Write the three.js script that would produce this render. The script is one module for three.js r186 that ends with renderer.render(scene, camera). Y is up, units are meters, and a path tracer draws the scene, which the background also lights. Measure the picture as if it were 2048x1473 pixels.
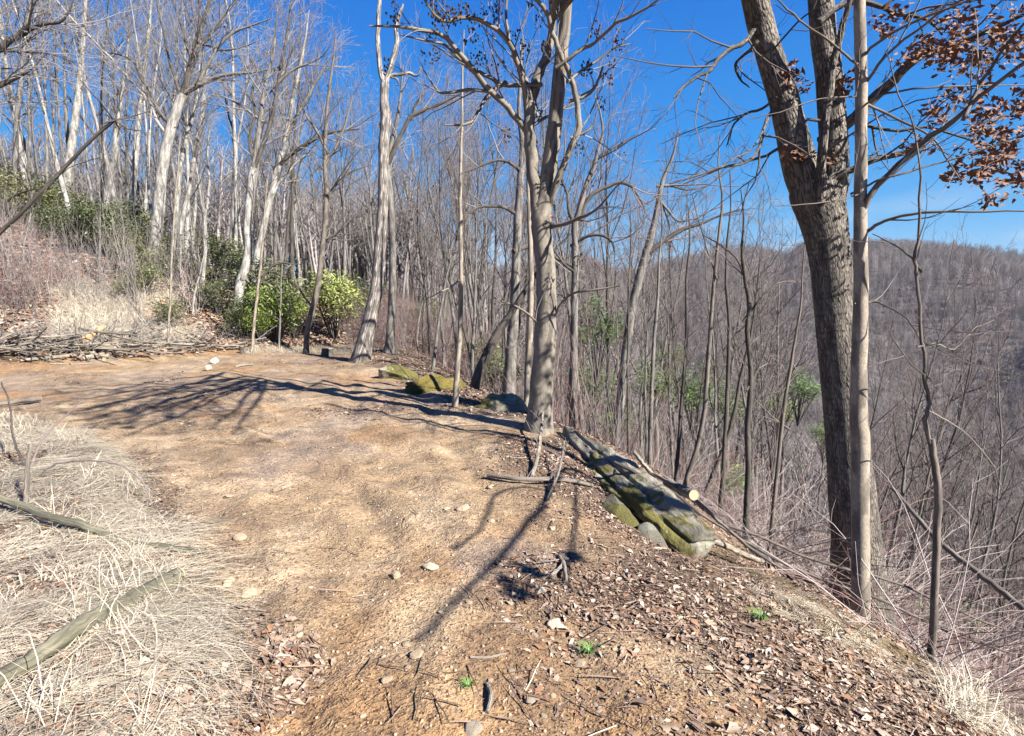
import * as THREE from 'three';

// ------------------------------------------------------------------ camera, sky, sun, exposure
const EYE = 1.8, F = 1117, PITCH = Math.atan(136.5 / F), EXPOSURE = 3.8;
const scene = new THREE.Scene();
const camera = new THREE.PerspectiveCamera(2 * Math.atan(736.5 / F) * 180 / Math.PI, 1024 / 736, 0.05, 5000);
camera.position.set(0, EYE, 0);
camera.rotation.x = -PITCH;
camera.updateMatrixWorld();
const renderer = new THREE.WebGLRenderer({ antialias: true });
renderer.setSize(1024, 736);
renderer.toneMapping = THREE.LinearToneMapping;
renderer.toneMappingExposure = EXPOSURE;
renderer.shadowMap.enabled = true;
renderer.shadowMap.type = THREE.PCFSoftShadowMap;
const sunDir = new THREE.Vector3(Math.sin(0.93), Math.tan(0.63), Math.cos(0.93)).normalize();
const sun = new THREE.DirectionalLight(new THREE.Color(1, 0.955, 0.88), 5);
sun.position.copy(sunDir).multiplyScalar(90);
sun.castShadow = true;
Object.assign(sun.shadow.camera, { left: -50, right: 50, top: 50, bottom: -50, near: 1, far: 220 });
sun.shadow.mapSize.set(4096, 4096);
sun.shadow.bias = -0.0005;
scene.add(sun, sun.target);
scene.fog = new THREE.FogExp2(new THREE.Color(0.55, 0.7, 1), 0.00005);

// ------------------------------------------------------------------ random numbers and noise
function rng(seed) {
  let a = seed >>> 0;
  return () => { a = (a + 0x6D2B79F5) | 0; let t = Math.imul(a ^ (a >>> 15), 1 | a); t = (t + Math.imul(t ^ (t >>> 7), 61 | t)) ^ t; return ((t ^ (t >>> 14)) >>> 0) / 4294967296; };
}
const hash3 = (x, y, z) => { let h = Math.imul(x, 374761393) + Math.imul(y, 668265263) + Math.imul(z, 2147483647 - 12345); h = Math.imul(h ^ (h >>> 13), 1274126177); h ^= h >>> 16; return (h >>> 0) / 4294967296; };
const fade = (t) => t * t * (3 - 2 * t);
function noise2(x, y, s = 0, wrap = 0, wrapY = wrap) {
  const xi = Math.floor(x), yi = Math.floor(y), u = fade(x - xi), v = fade(y - yi);
  const x0 = wrap ? ((xi % wrap) + wrap) % wrap : xi, x1 = wrap ? (x0 + 1) % wrap : xi + 1, y0 = wrap ? ((yi % wrapY) + wrapY) % wrapY : yi, y1 = wrap ? (y0 + 1) % wrapY : yi + 1;
  const a = hash3(x0, y0, s), b = hash3(x1, y0, s), c = hash3(x0, y1, s), d = hash3(x1, y1, s);
  return a + (b - a) * u + (c - a) * v + (a - b - c + d) * u * v;
}
function noise3(x, y, z, s = 0) {
  const zi = Math.floor(z), t = fade(z - zi);
  return noise2(x, y, s + zi * 57) * (1 - t) + noise2(x, y, s + (zi + 1) * 57) * t;
}
const fbm = (x, y, o = 4, s = 0) => { let v = 0, a = 0.5, f = 1; for (let i = 0; i < o; i++) { v += a * noise2(x * f, y * f, s + i * 13); a *= 0.5; f *= 2.03; } return v; };
const clamp = (x, a = 0, b = 1) => Math.min(b, Math.max(a, x));
const sstep = (a, b, x) => fade(clamp((x - a) / (b - a)));
const lerp = (a, b, t) => a + (b - a) * t;
function table(rows) {
  return (x) => {
    if (x <= rows[0][0]) return rows[0][1];
    for (let i = 1; i < rows.length; i++) if (x <= rows[i][0]) return lerp(rows[i - 1][1], rows[i][1], fade((x - rows[i - 1][0]) / (rows[i][0] - rows[i - 1][0])) * 0.5 + 0.5 * (x - rows[i - 1][0]) / (rows[i][0] - rows[i - 1][0]));
    return rows[rows.length - 1][1];
  };
}
const V = (x, y, z) => new THREE.Vector3(x, y, z);

// ------------------------------------------------------------------ sky: clear deep blue, paler towards the horizon
{
  const W = 1024, Hh = 512, data = new Float32Array(W * Hh * 4);
  const stops = [[-90, 0.10, 0.10, 0.09], [-0.5, 0.30, 0.32, 0.33], [0, 0.62, 0.76, 0.9], [3, 0.4, 0.66, 0.93], [7, 0.17, 0.5, 0.92], [14, 0.062, 0.34, 0.87], [28, 0.024, 0.192, 0.73], [50, 0.014, 0.125, 0.6], [90, 0.008, 0.08, 0.46]];
  for (let j = 0; j < Hh; j++) {
    const el = ((j + 0.5) / Hh - 0.5) * 180;
    let k = 1; while (k < stops.length - 1 && el > stops[k][0]) k++;
    const a = stops[k - 1], b = stops[k], t = clamp((el - a[0]) / (b[0] - a[0]));
    for (let i = 0; i < W; i++) {
      const az = i / W * Math.PI * 2, o = (j * W + i) * 4;
      let c = [1, 2, 3].map((n) => lerp(a[n], b[n], t));
      // faint streaks of thin cloud low over the far ridges
      const n = fbm(Math.cos(az) * 7 + 20, Math.sin(az) * 7 + el * 0.55, 4, 5);
      const cl = el > 0 ? sstep(0.5, 0.72, n) * sstep(11, 2, el) * 0.65 : 0;
      c = c.map((v, q) => lerp(v, [0.86, 0.9, 0.95][q], cl));
      for (let q = 0; q < 3; q++) data[o + q] = c[q] / EXPOSURE;
      data[o + 3] = 1;
    }
  }
  const sky = new THREE.DataTexture(data, W, Hh, THREE.RGBAFormat, THREE.FloatType);
  sky.mapping = THREE.EquirectangularReflectionMapping;
  sky.magFilter = sky.minFilter = THREE.LinearFilter;
  sky.needsUpdate = true;
  scene.background = sky; scene.environment = sky;
}

// ------------------------------------------------------------------ terrain: height as a function of place (d = metres ahead of the viewer)
const edgeX = table([[-30, 3], [0, 0.55], [2.4, 0.3], [5, 0.0], [7.7, 0.3], [10.6, -1.0], [13.5, -2.6], [16.5, -4.1], [22, -5.2], [30, -6], [45, -9], [80, -20], [150, -42], [400, -120]]);
const ridgeY = table([[300, 650], [560, 642], [760, 630], [860, 585], [930, 553], [1010, 535], [1110, 517], [1190, 521], [1240, 546], [1290, 536], [1350, 520], [1440, 497], [1510, 498], [1555, 512], [1600, 491], [1700, 487], [1850, 492], [1950, 500], [2048, 510], [2400, 500], [4000, 520]]);
const leftX = table([[-6, -1], [0, -0.75], [2.3, -1.15], [3.5, -2.0], [5, -3.2], [6.1, -4.1], [7.2, -5.8], [8, -7.4], [8.7, -14], [9.2, -60]]);
const hillSlope = table([[-5, 0.43], [3, 0.42], [6, 0.39], [10, 0.3], [17, 0.13], [26, 0.1], [60, 0.05]]);
const hillS = (x, d) => -0.75 * (x + 8) + 0.66 * (d - 20);
function H0(x, z) {
  const d = -z;
  const s = x - edgeX(d);
  let h = 0;
  if (s > 0) {                                         // the brow of the bank, sharper where the rock ledge stands, then the long slope
    const c = 0.104 + 0.105 * sstep(4.2, 6.2, d) * sstep(15, 10, d), st = 0.39 / c;
    h -= s < st ? c * s * s : c * st * st + 66 * (1 - Math.exp(-0.78 * (s - st) / 66));
  }
  let hs = hillS(x, d) + (noise2(x * 0.18, z * 0.18, 3) - 0.5) * 2.4;
  if (d < -5) hs -= (-5 - d) * 0.8;
  const soft = hs > 8 ? hs : Math.log1p(Math.exp(hs * 1.6)) / 1.6;
  const k = hillSlope(0.66 * x + 0.75 * d);
  if (soft > 0.001) h += 15 * (1 - Math.exp(-k * soft / 15));
  h += (noise2(x * 0.13, z * 0.13, 9) - 0.5) * 0.5 * sstep(10, 30, Math.hypot(x, d)) + (noise2(x * 0.02, z * 0.02, 19) - 0.5) * 8 * sstep(50, 150, Math.hypot(x, d));
  if (d > 70 || s > 90) {
    const px = 1024 + F * x / Math.max(d, 30), hr = EYE + (600 - ridgeY(px)) / F * 430 - 7;
    const f = hr - 0.36 * (Math.sqrt((d - 430) ** 2 + 400) - 20) + (noise2(x * 0.011, z * 0.005, 23) - 0.5) * 62 * sstep(0, 120, Math.abs(d - 430));
    const m = Math.max(h, f), e = Math.abs(h - f);
    h = m + 6 * Math.exp(-e / 6);
  }
  return h;
}
function H(x, z) {
  let h = H0(x, z);
  const d = -z, r = Math.hypot(x, d);
  if (r < 60) {
    h += (fbm(x * 0.7, z * 0.7, 3, 31) - 0.45) * 0.16 * sstep(1, 4, r);
    if (r < 25) h += (fbm(x * 3.1, z * 3.1, 3, 41) - 0.45) * 0.07;
    const lm = x - leftX(d); if (lm < 0) h += 0.1 * sstep(0, -0.8, lm) + (noise2(x * 4, z * 4, 55) - 0.5) * 0.05;
    // scraped wheel ruts
    if (r < 18) {                                       // shallow wheel ruts that run up the clearing, and scrapes across them
      const c = -0.35 - Math.max(0, d - 4) * 0.3, t = x - c + (noise2(d * 0.5, 3, 5) - 0.5) * 0.4;
      h -= 0.045 * (Math.exp(-(((t - 0.55) / 0.16) ** 2)) + Math.exp(-(((t + 0.75) / 0.16) ** 2))) * sstep(0.3, 0.55, noise2(x * 0.6, z * 0.6, 66) + 0.1);
      const u = x * 0.8 + d * 0.6; h += Math.sin(u * 11 + noise2(x * 0.8, z * 0.8, 7) * 5) * 0.018 * sstep(0.45, 0.6, noise2(x * 0.5 + 9, z * 0.5, 8));
    }
    // the ground is worn away below the rock ledge
    { const ax = 0.72, ad = 7.1, bx = 1.5, bd = 5.0, q = clamp(((x - ax) * (bx - ax) + (d - ad) * (bd - ad)) / ((bx - ax) ** 2 + (bd - ad) ** 2), -0.1, 1.1), dist = Math.hypot(x - ax - (bx - ax) * q, d - ad - (bd - ad) * q); h -= (0.06 + 0.16 * clamp(q)) * Math.exp(-((dist / 0.5) ** 2)); }
  }
  return h;
}
function normalAt(x, z, e = 0.06) { return V(H(x - e, z) - H(x + e, z), 2 * e, H(x, z - e) - H(x, z + e)).normalize(); }
function ray(px, py) { return V((px - 1024) / F, -(py - 736.5) / F, -1).applyAxisAngle(V(1, 0, 0), -PITCH); }
function P(px, py, d) { const r = ray(px, py); return V(0, EYE, 0).addScaledVector(r, d / -r.z); }
function G(px, py) {                               // where the line of sight through a picture point meets the ground
  const r = ray(px, py); r.multiplyScalar(1 / -r.z);
  let lo = 0.5, prev = 0.5;
  for (let d = 0.5; d < 500; d *= 1.01) { const p = V(r.x * d, EYE + r.y * d, -d); if (p.y < H(p.x, p.z)) { lo = prev; for (let k = 0; k < 12; k++) { const m = (lo + d) / 2; if (EYE + r.y * m < H(r.x * m, -m)) d = m; else lo = m; } break; } prev = d; lo = d; }
  return V(r.x * lo, H(r.x * lo, -lo), -lo);
}

// ------------------------------------------------------------------ objects: names, labels
const used = {};
function numbered(n) { const k = used[n] = (used[n] ?? -1) + 1; return k ? `${n}_${String(k).padStart(3, '0')}` : n; }
function tag(o, label, category, group, kind) {
  if (label) o.userData.label = label;
  if (category) o.userData.category = category;
  if (group) o.userData.group = group;
  if (kind) o.userData.kind = kind;
  return o;
}
function thing(name, label, category, pos, group) {
  const o = new THREE.Group(); o.name = numbered(name); o.position.copy(pos); scene.add(o);
  return tag(o, label, category, group);
}
function mesh(name, geo, mat, parent, kind) {
  const m = new THREE.Mesh(geo, mat); m.name = parent === scene ? numbered(name) : name; m.castShadow = m.receiveShadow = true;
  if (kind) m.userData.kind = kind;
  parent.add(m); return m;
}
function copyOf(o, label, group) {
  const c = o.clone(); c.name = numbered(o.name.replace(/_\d{3}$/, '')); scene.add(c);
  if (label) c.userData.label = label;
  if (group) c.userData.group = group;
  return c;
}
// ------------------------------------------------------------------ mesh builder
class MB {
  constructor() { this.p = []; this.n = []; this.u = []; this.i = []; this.c = null; }
  tube(pts, rad, sides, seed = 0, lump = 0, cap = false) {
    const N = pts.length; if (N < 2) return this;
    const T = V(0, 0, 0), A = V(0, 0, 0), B = V(0, 0, 0), q = new THREE.Quaternion(), T0 = V(0, 0, 0);
    const rep = Math.max(1, Math.round(2 * Math.PI * rad[0] / 0.5));
    let start = this.p.length / 3, v = (seed % 7) * 0.37;
    for (let k = 0; k < N; k++) {
      T.copy(pts[Math.min(N - 1, k + 1)]).sub(pts[Math.max(0, k - 1)]).normalize();
      if (k === 0) { A.set(Math.abs(T.y) > 0.9 ? 1 : 0, Math.abs(T.y) > 0.9 ? 0 : 1, 0).cross(T).normalize(); }
      else { q.setFromUnitVectors(T0, T); A.applyQuaternion(q); }
      T0.copy(T); B.crossVectors(T, A);
      if (k) v += pts[k].distanceTo(pts[k - 1]);
      const ring = sides + 1;
      for (let s = 0; s < ring; s++) {
        const a = (s % sides) / sides * Math.PI * 2, ca = Math.cos(a), sa = Math.sin(a);
        const nx = A.x * ca + B.x * sa, ny = A.y * ca + B.y * sa, nz = A.z * ca + B.z * sa;
        let r = rad[k]; if (lump) r *= 1 + lump * (noise3(ca * 1.7 + 9, sa * 1.7 + 9, v * 2.2, seed) - 0.5) + lump * 0.5 * (noise3(ca * 6 + 9, sa * 6 + 9, v * 3, seed + 3) - 0.5);
        this.p.push(pts[k].x + nx * r, pts[k].y + ny * r, pts[k].z + nz * r); this.n.push(nx, ny, nz); this.u.push(s / sides * rep * 0.5, v);
      }
      if (k) for (let s = 0; s < sides; s++) { const a = start + (k - 1) * ring + s, b = a + ring; this.i.push(a, a + 1, b, b, a + 1, b + 1); }
    }
    if (cap) for (const [k, sg] of [[0, -1], [N - 1, 1]]) {
      const t = pts[k].clone().sub(pts[k === 0 ? 1 : N - 2]).normalize(), o = this.p.length / 3, from = start + k * (sides + 1);
      this.p.push(pts[k].x, pts[k].y, pts[k].z); this.n.push(t.x, t.y, t.z); this.u.push(0, 0);
      for (let s = 0; s < sides; s++) { const e = (from + s) * 3; this.p.push(this.p[e], this.p[e + 1], this.p[e + 2]); this.n.push(t.x, t.y, t.z); this.u.push(0.1, 0.1); }
      for (let s = 0; s < sides; s++) { const a = o + 1 + s, b = o + 1 + (s + 1) % sides; sg > 0 ? this.i.push(o, a, b) : this.i.push(o, b, a); }
    }
    return this;
  }
  ribbon(pts, wid, side) {
    const N = pts.length, st = this.p.length / 3;
    for (let k = 0; k < N; k++) {
      const t = pts[Math.min(N - 1, k + 1)].clone().sub(pts[Math.max(0, k - 1)]).normalize(), sd = side.clone().addScaledVector(t, -side.dot(t)).normalize(), n = sd.clone().cross(t);
      for (const e of [-1, 1]) { this.p.push(pts[k].x + sd.x * e * wid[k], pts[k].y + sd.y * e * wid[k], pts[k].z + sd.z * e * wid[k]); this.n.push(n.x, n.y, n.z); this.u.push(e, k / N); }
      if (k) { const a = st + (k - 1) * 2; this.i.push(a, a + 1, a + 2, a + 2, a + 1, a + 3); }
    }
  }
  geo(origin) {
    const g = new THREE.BufferGeometry(), p = new Float32Array(this.p);
    if (origin) for (let k = 0; k < p.length; k += 3) { p[k] -= origin.x; p[k + 1] -= origin.y; p[k + 2] -= origin.z; }
    g.setAttribute('position', new THREE.BufferAttribute(p, 3));
    g.setAttribute('normal', new THREE.BufferAttribute(new Float32Array(this.n), 3));
    g.setAttribute('uv', new THREE.BufferAttribute(new Float32Array(this.u), 2));
    g.setIndex(new THREE.BufferAttribute(new Uint32Array(this.i), 1));
    return g;
  }
  get empty() { return !this.i.length; }
}

// ------------------------------------------------------------------ textures and materials
function tex(w, h, fn, srgb, repX = 1, repY = 1) {
  const d = new Uint8Array(w * h * 4);
  for (let y = 0; y < h; y++) for (let x = 0; x < w; x++) { const c = fn(x / w, y / h), o = (y * w + x) * 4; for (let q = 0; q < 3; q++) d[o + q] = clamp(Array.isArray(c) ? c[q] : c) * 255; d[o + 3] = 255; }
  const t = new THREE.DataTexture(d, w, h, THREE.RGBAFormat);
  t.wrapS = t.wrapT = THREE.RepeatWrapping; t.magFilter = THREE.LinearFilter; t.minFilter = THREE.LinearMipmapLinearFilter; t.generateMipmaps = true; t.repeat.set(repX, repY);
  if (srgb) t.colorSpace = THREE.SRGBColorSpace; t.needsUpdate = true; return t;
}
const tn = (x, y, f, s) => noise2(x * f, y * f, s, f);          // noise that tiles
// grain of soil: crumbs, dark specks of litter, pale grit
const soilBump = tex(1024, 1024, (x, y) => {
  let v = 0.32 * tn(x, y, 24, 1) + 0.3 * tn(x, y, 70, 2) + 0.28 * tn(x, y, 190, 3) + 0.2 * tn(x, y, 420, 4);
  return v * 0.9;
});
soilBump.repeat.set(0.5, 0.5);
const soilColor = tex(1024, 1024, (x, y) => {
  let v = 0.82 + 0.2 * (tn(x, y, 12, 1) - 0.5) + 0.16 * (tn(x, y, 70, 2) - 0.5) + 0.2 * (tn(x, y, 190, 3) - 0.5) + 0.14 * (tn(x, y, 420, 4) - 0.5);
  const sp = tn(x, y, 150, 8) * 0.6 + tn(x, y, 330, 9) * 0.4, pale = tn(x, y, 210, 12) * 0.7 + tn(x, y, 400, 13) * 0.3;
  let c = [v, v * 0.985, v * 0.965];
  if (sp > 0.7) c = c.map((k, q) => k * [0.55, 0.46, 0.42][q]);
  if (pale > 0.8) c = [1, 0.98, 0.95];
  return c;
}, true);
soilColor.repeat.set(0.5, 0.5);
// bark: vertical fissures and plates
function barkTex(seed, fx, fy, rough, mottle) {
  const f = (x, y) => {
    const xx = x + (tn(x, y, 6, seed) - 0.5) * 0.07;
    const p = Math.abs(noise2(xx * fx, y * fy, seed + 1, fx, fy) * 2 - 1), q = Math.abs(noise2(xx * fx * 2, y * fy * 2, seed + 2, fx * 2, fy * 2) * 2 - 1);
    return [clamp(0.9 * Math.min(1, p * 1.6) + 0.35 * q), tn(x, y, 5, seed + 4), tn(x, y, 60, seed + 5), tn(x, y, 14, seed + 6)];
  };
  const col = tex(512, 512, (x, y) => { const [r, m, g, l] = f(x, y); const v = lerp(1, 0.42 + 0.6 * r, rough) * (0.9 + 0.2 * g) * (1 - mottle * 0.5 * sstep(0.45, 0.7, m)) + mottle * 0.16 * sstep(0.6, 0.75, l); return [v * 0.93, v * 0.92, v * 0.9]; }, true);
  const bump = tex(512, 512, (x, y) => { const [r, , g] = f(x, y); return lerp(0.5, r, rough) * 0.85 + g * 0.15; });
  col.repeat.set(2, 1); bump.repeat.set(2, 1);
  return { col, bump };
}
const BT = { oak: barkTex(11, 24, 15, 0.85, 0.4), plain: barkTex(31, 9, 4, 0.45, 0.35), smooth: barkTex(51, 5, 9, 0.16, 0.5), shag: barkTex(71, 16, 3, 0.9, 0.5) };
const std = (o) => new THREE.MeshStandardMaterial({ roughness: 0.9, metalness: 0, side: THREE.DoubleSide, ...o });
const lin = (r, g, b) => new THREE.Color().setRGB(r, g, b);
const bark = (k, r, g, b, bump) => std({ map: BT[k].col, bumpMap: BT[k].bump, bumpScale: bump, color: lin(r, g, b) });
const M = {
  oak: bark('oak', 0.185, 0.16, 0.135, 0.022), white: bark('plain', 0.36, 0.345, 0.325, 0.012), grey: bark('plain', 0.19, 0.176, 0.163, 0.012), dark: bark('plain', 0.085, 0.072, 0.063, 0.012),
  smooth: bark('smooth', 0.185, 0.162, 0.136, 0.004), beige: bark('smooth', 0.26, 0.222, 0.18, 0.004), snag: bark('shag', 0.43, 0.385, 0.355, 0.02), sapling: bark('smooth', 0.145, 0.122, 0.104, 0.003),
  twigGrey: std({ color: lin(0.15, 0.137, 0.132) }), twigDark: std({ color: lin(0.07, 0.057, 0.052) }), twigRed: std({ color: lin(0.135, 0.102, 0.096) }), twigPale: std({ color: lin(0.2, 0.185, 0.17) }),
  deadLeaf: std({ color: lin(0.115, 0.048, 0.024), roughness: 0.75 }), pod: std({ color: lin(0.0428, 0.0262, 0.019) }), cutWood: std({ color: lin(0.27, 0.215, 0.135) }),
  log: bark('plain', 0.15, 0.14, 0.098, 0.006), logPale: bark('plain', 0.286, 0.248, 0.2, 0.006), logGrey: bark('plain', 0.2, 0.171, 0.148, 0.006),
};

// ------------------------------------------------------------------ ground: one sheet out to the ridges
const cDirt = [0.315, 0.222, 0.13], cPale = [0.4, 0.303, 0.195], cOrange = [0.3, 0.168, 0.068], cGrey = [0.275, 0.212, 0.165], cDark = [0.17, 0.108, 0.063], cLeaf = [0.075, 0.045, 0.03], cFar = [0.1, 0.085, 0.078];
function leafMask(x, d) {
  const n = fbm(x * 0.9, d * 0.9, 4, 77) - 0.47, s = x - edgeX(d), l = leftX(d) - x, hs = hillS(x, d);
  let m = 0;
  m = Math.max(m, sstep(-0.6, 0.4, s + n * 2.4 - (d < 5.5 ? 0.12 + (5.5 - d) * 0.235 : 0)));
  m = Math.max(m, sstep(-0.35, 0.3, l + n * 1.6));
  m = Math.max(m, sstep(-0.6, 0.8, hs + n * 3));
  m = Math.max(m, 0.3 * sstep(0.06, 0.22, n) * sstep(5, 9, d));
  return m;
}
const mossAt = (x, d) => { const s = x - edgeX(d); return sstep(0.44, 0.56, fbm(x * 3.3 + 70, -d * 3.3, 4, 119)) * sstep(1.2, 1.7, s) * sstep(3.3, 2.6, s) * sstep(3.0, 3.7, d) * sstep(6, 5.2, d); };
function groundColor(x, z) {
  const d = -z, r = Math.hypot(x, d), a = fbm(x * 0.55, z * 0.55, 4, 101), b = fbm(x * 1.7 + 5, z * 1.7, 4, 103), c = fbm(x * 5, z * 5, 3, 107);
  let col = cDirt.map((v, q) => lerp(v, cPale[q], sstep(0.42, 0.62, b)));
  col = col.map((v, q) => lerp(v, cOrange[q], 0.75 * sstep(0.5, 0.66, a)));
  col = col.map((v, q) => lerp(v, cGrey[q], 0.7 * sstep(0.54, 0.66, fbm(x * 0.8 + 40, z * 0.8, 4, 109))));
  col = col.map((v, q) => lerp(v, cDark[q], 0.42 * sstep(0.5, 0.64, fbm(x * 1.5 + 11, z * 1.5, 4, 113)) + 0.2 * sstep(0.52, 0.62, fbm(x * 7, z * 7, 3, 117))));
  col = col.map((v) => v * (0.86 + 0.34 * c));
  if (r < 9) {                                         // yellow moss along the brow of the bank
    const mo = mossAt(x, d);
    col = col.map((v, q) => lerp(v, [0.26, 0.2, 0.045][q], mo));
  }
  const s0 = x - edgeX(d), lm = leafMask(x, d) * (r < 9 && s0 > 1.3 && s0 < 3.6 ? 0.75 : 1);
  const lf = r > 10 ? lerp(0, 1, sstep(10, 26, r)) : 0;
  col = col.map((v, q) => lerp(v, lerp(cLeaf[q], [0.15, 0.095, 0.07][q], lf) * (0.75 + 0.5 * c), lm * 0.9));
  const far = sstep(45, 110, r);
  col = col.map((v, q) => lerp(v, cFar[q] * (0.8 + 0.4 * a), far));
  // a green field on the valley floor
  const gx = x - 158, gd = d - 182; const fld = sstep(20, 11, Math.hypot(gx, gd * 0.8));
  return col.map((v, q) => lerp(v, [0.11, 0.145, 0.035][q], fld));
}
{
  const rad = [0.35]; while (rad[rad.length - 1] < 13) rad.push(rad[rad.length - 1] * 1.0115); while (rad[rad.length - 1] < 2600) rad.push(rad[rad.length - 1] * 1.024);
  const ang = []; for (let k = 0; k <= 540; k++) ang.push((-54 + k * 0.2) * Math.PI / 180); for (let k = 1; k < 72; k++) ang.push((54 + k * 3.5) * Math.PI / 180);
  const A = ang.length, R = rad.length, split = rad.findIndex((r) => r > 62);
  const pos = new Float32Array(A * R * 3), col = new Float32Array(A * R * 3), uv = new Float32Array(A * R * 2);
  for (let i = 0; i < R; i++) for (let j = 0; j < A; j++) {
    const o = i * A + j, x = rad[i] * Math.sin(ang[j]), z = -rad[i] * Math.cos(ang[j]);
    pos[o * 3] = x; pos[o * 3 + 1] = H(x, z); pos[o * 3 + 2] = z; uv[o * 2] = x; uv[o * 2 + 1] = z;
    const c = groundColor(x, z); col.set(c, o * 3);
  }
  const full = new THREE.BufferGeometry();
  const build = (i0, i1, fan) => {
    const g = new THREE.BufferGeometry(), n = (i1 - i0 + 1) * A, idx = [];
    g.setAttribute('position', new THREE.BufferAttribute(pos.slice(i0 * A * 3, (i1 + 1) * A * 3), 3));
    g.setAttribute('color', new THREE.BufferAttribute(col.slice(i0 * A * 3, (i1 + 1) * A * 3), 3));
    g.setAttribute('uv', new THREE.BufferAttribute(uv.slice(i0 * A * 2, (i1 + 1) * A * 2), 2));
    for (let i = 0; i < i1 - i0; i++) for (let j = 0; j < A; j++) { const a = i * A + j, b = i * A + (j + 1) % A; idx.push(a, b, a + A, b, b + A, a + A); }
    if (fan) for (let j = 1; j < A - 1; j++) idx.push(0, j + 1, j);
    g.setIndex(idx); g.computeVertexNormals(); return g;
  };
  const gm = std({ map: soilColor, bumpMap: soilBump, bumpScale: 0.02, vertexColors: true, roughness: 0.95 });
  const hm = std({ vertexColors: true, roughness: 1 });
  mesh('ground', build(0, split, true), gm, scene, 'structure');
  mesh('hills', build(split, R - 1, false), hm, scene, 'structure');
}

// ------------------------------------------------------------------ growth of branches
const sidesFor = (r, far) => r > 0.1 ? (far ? 7 : 12) : r > 0.04 ? (far ? 5 : 8) : r > 0.014 ? 4 : 3;
function path(p, dir, len, n, curl, up, R) {
  const pts = [p.clone()], d = dir.clone(); let q = p.clone();
  for (let k = 0; k < n; k++) {
    d.x += (R() - 0.5) * curl; d.y += (R() - 0.5) * curl + up; d.z += (R() - 0.5) * curl; d.normalize();
    q = q.clone().addScaledVector(d, len / n); pts.push(q);
  }
  return pts;
}
function sprout(R, T, spread, up) {                    // a direction that leaves the parent at an angle
  const w = V(R() - 0.5, R() - 0.5, R() - 0.5); w.addScaledVector(T, -w.dot(T)).normalize();
  const d = T.clone().multiplyScalar(Math.cos(spread)).addScaledVector(w, Math.sin(spread)); d.y += up; return d.normalize();
}
// side shoots along a path; each shoot may carry finer ones
function shoots(mb, pts, r0, r1, R, o, lvl = 0) {
  const L = pts.reduce((s, p, k) => k ? s + p.distanceTo(pts[k - 1]) : 0, 0), n = Math.max(lvl ? 1 : 2, Math.round(L * o.dens[lvl] * (0.75 + R() * 0.5)));
  for (let k = 0; k < n; k++) {
    const t = Math.max(o.from?.[lvl] ?? 0.1, 0) + (1 - (o.from?.[lvl] ?? 0.1)) * ((k + R()) / n), f = Math.min(0.999, t) * (pts.length - 1), i = Math.floor(f);
    const p = pts[i].clone().lerp(pts[i + 1], f - i), T = pts[i + 1].clone().sub(pts[i]).normalize();
    const len = o.len[lvl] * (0.45 + R() * 0.9) * (1 - 0.45 * t), rr = Math.max(o.minR, Math.min(lerp(r0, r1, t) * 0.6, o.rad[lvl]));
    const seg = lvl + 1 < o.dens.length ? o.seg ?? 4 : 2;
    const c = path(p, sprout(R, T, o.spread * (0.7 + R() * 0.6), o.up), len, seg, o.curl, o.rise ?? 0.04, R);
    const tip = Math.max(o.minR * 0.6, rr * 0.35);
    mb.tube(c, c.map((_, q) => lerp(rr, tip, q / (c.length - 1))), rr > 0.03 ? 5 : rr > 0.012 ? 4 : 3, k);
    if (o.tips) o.tips.push(c[c.length - 1]);
    if (lvl + 1 < o.dens.length) shoots(mb, c, rr, tip, R, o, lvl + 1);
  }
}
// a bent path through picture points at given distances, made smooth and slightly uneven
function bend(list, d0, R, wob = 0.012, step = 0.25) {
  const key = list.map(([x, y, , dd = 0]) => P(x, y, d0 + dd)), wid = [];
  list.forEach((q, k) => wid[k] = q[2] ?? NaN);
  for (let k = 0; k < wid.length; k++) if (Number.isNaN(wid[k])) { let a = k - 1, b = k + 1; while (b < wid.length && Number.isNaN(wid[b])) b++; wid[k] = b < wid.length ? lerp(wid[a], wid[b], 1 / (b - a)) : wid[a] * 0.8; }
  const rk = wid.map((w, k) => w / 2 / F * (d0 + (list[k][3] ?? 0)) * 1.03 / Math.hypot(1, (list[k][0] - 1024) / F));   // a round stem away from the middle of the picture looks wider than it is
  const curve = new THREE.CatmullRomCurve3(key, false, 'centripetal'), len = key.reduce((s, p, k) => k ? s + p.distanceTo(key[k - 1]) : 0, 0);
  const n = Math.max(key.length * 2, Math.min(70, Math.round(len / step))), pts = [], rad = [];
  for (let k = 0; k <= n; k++) {
    const u = k / n, p = curve.getPoint(u), f = u * (key.length - 1), i = Math.min(key.length - 2, Math.floor(f)), r = lerp(rk[i], rk[i + 1], f - i);
    if (k && k < n) p.add(V((R() - 0.5), (R() - 0.5) * 0.5, (R() - 0.5)).multiplyScalar(wob * (0.4 + r * 6)));
    pts.push(p); rad.push(r);
  }
  return { pts, rad };
}
let heroSeed = 1000;
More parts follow.
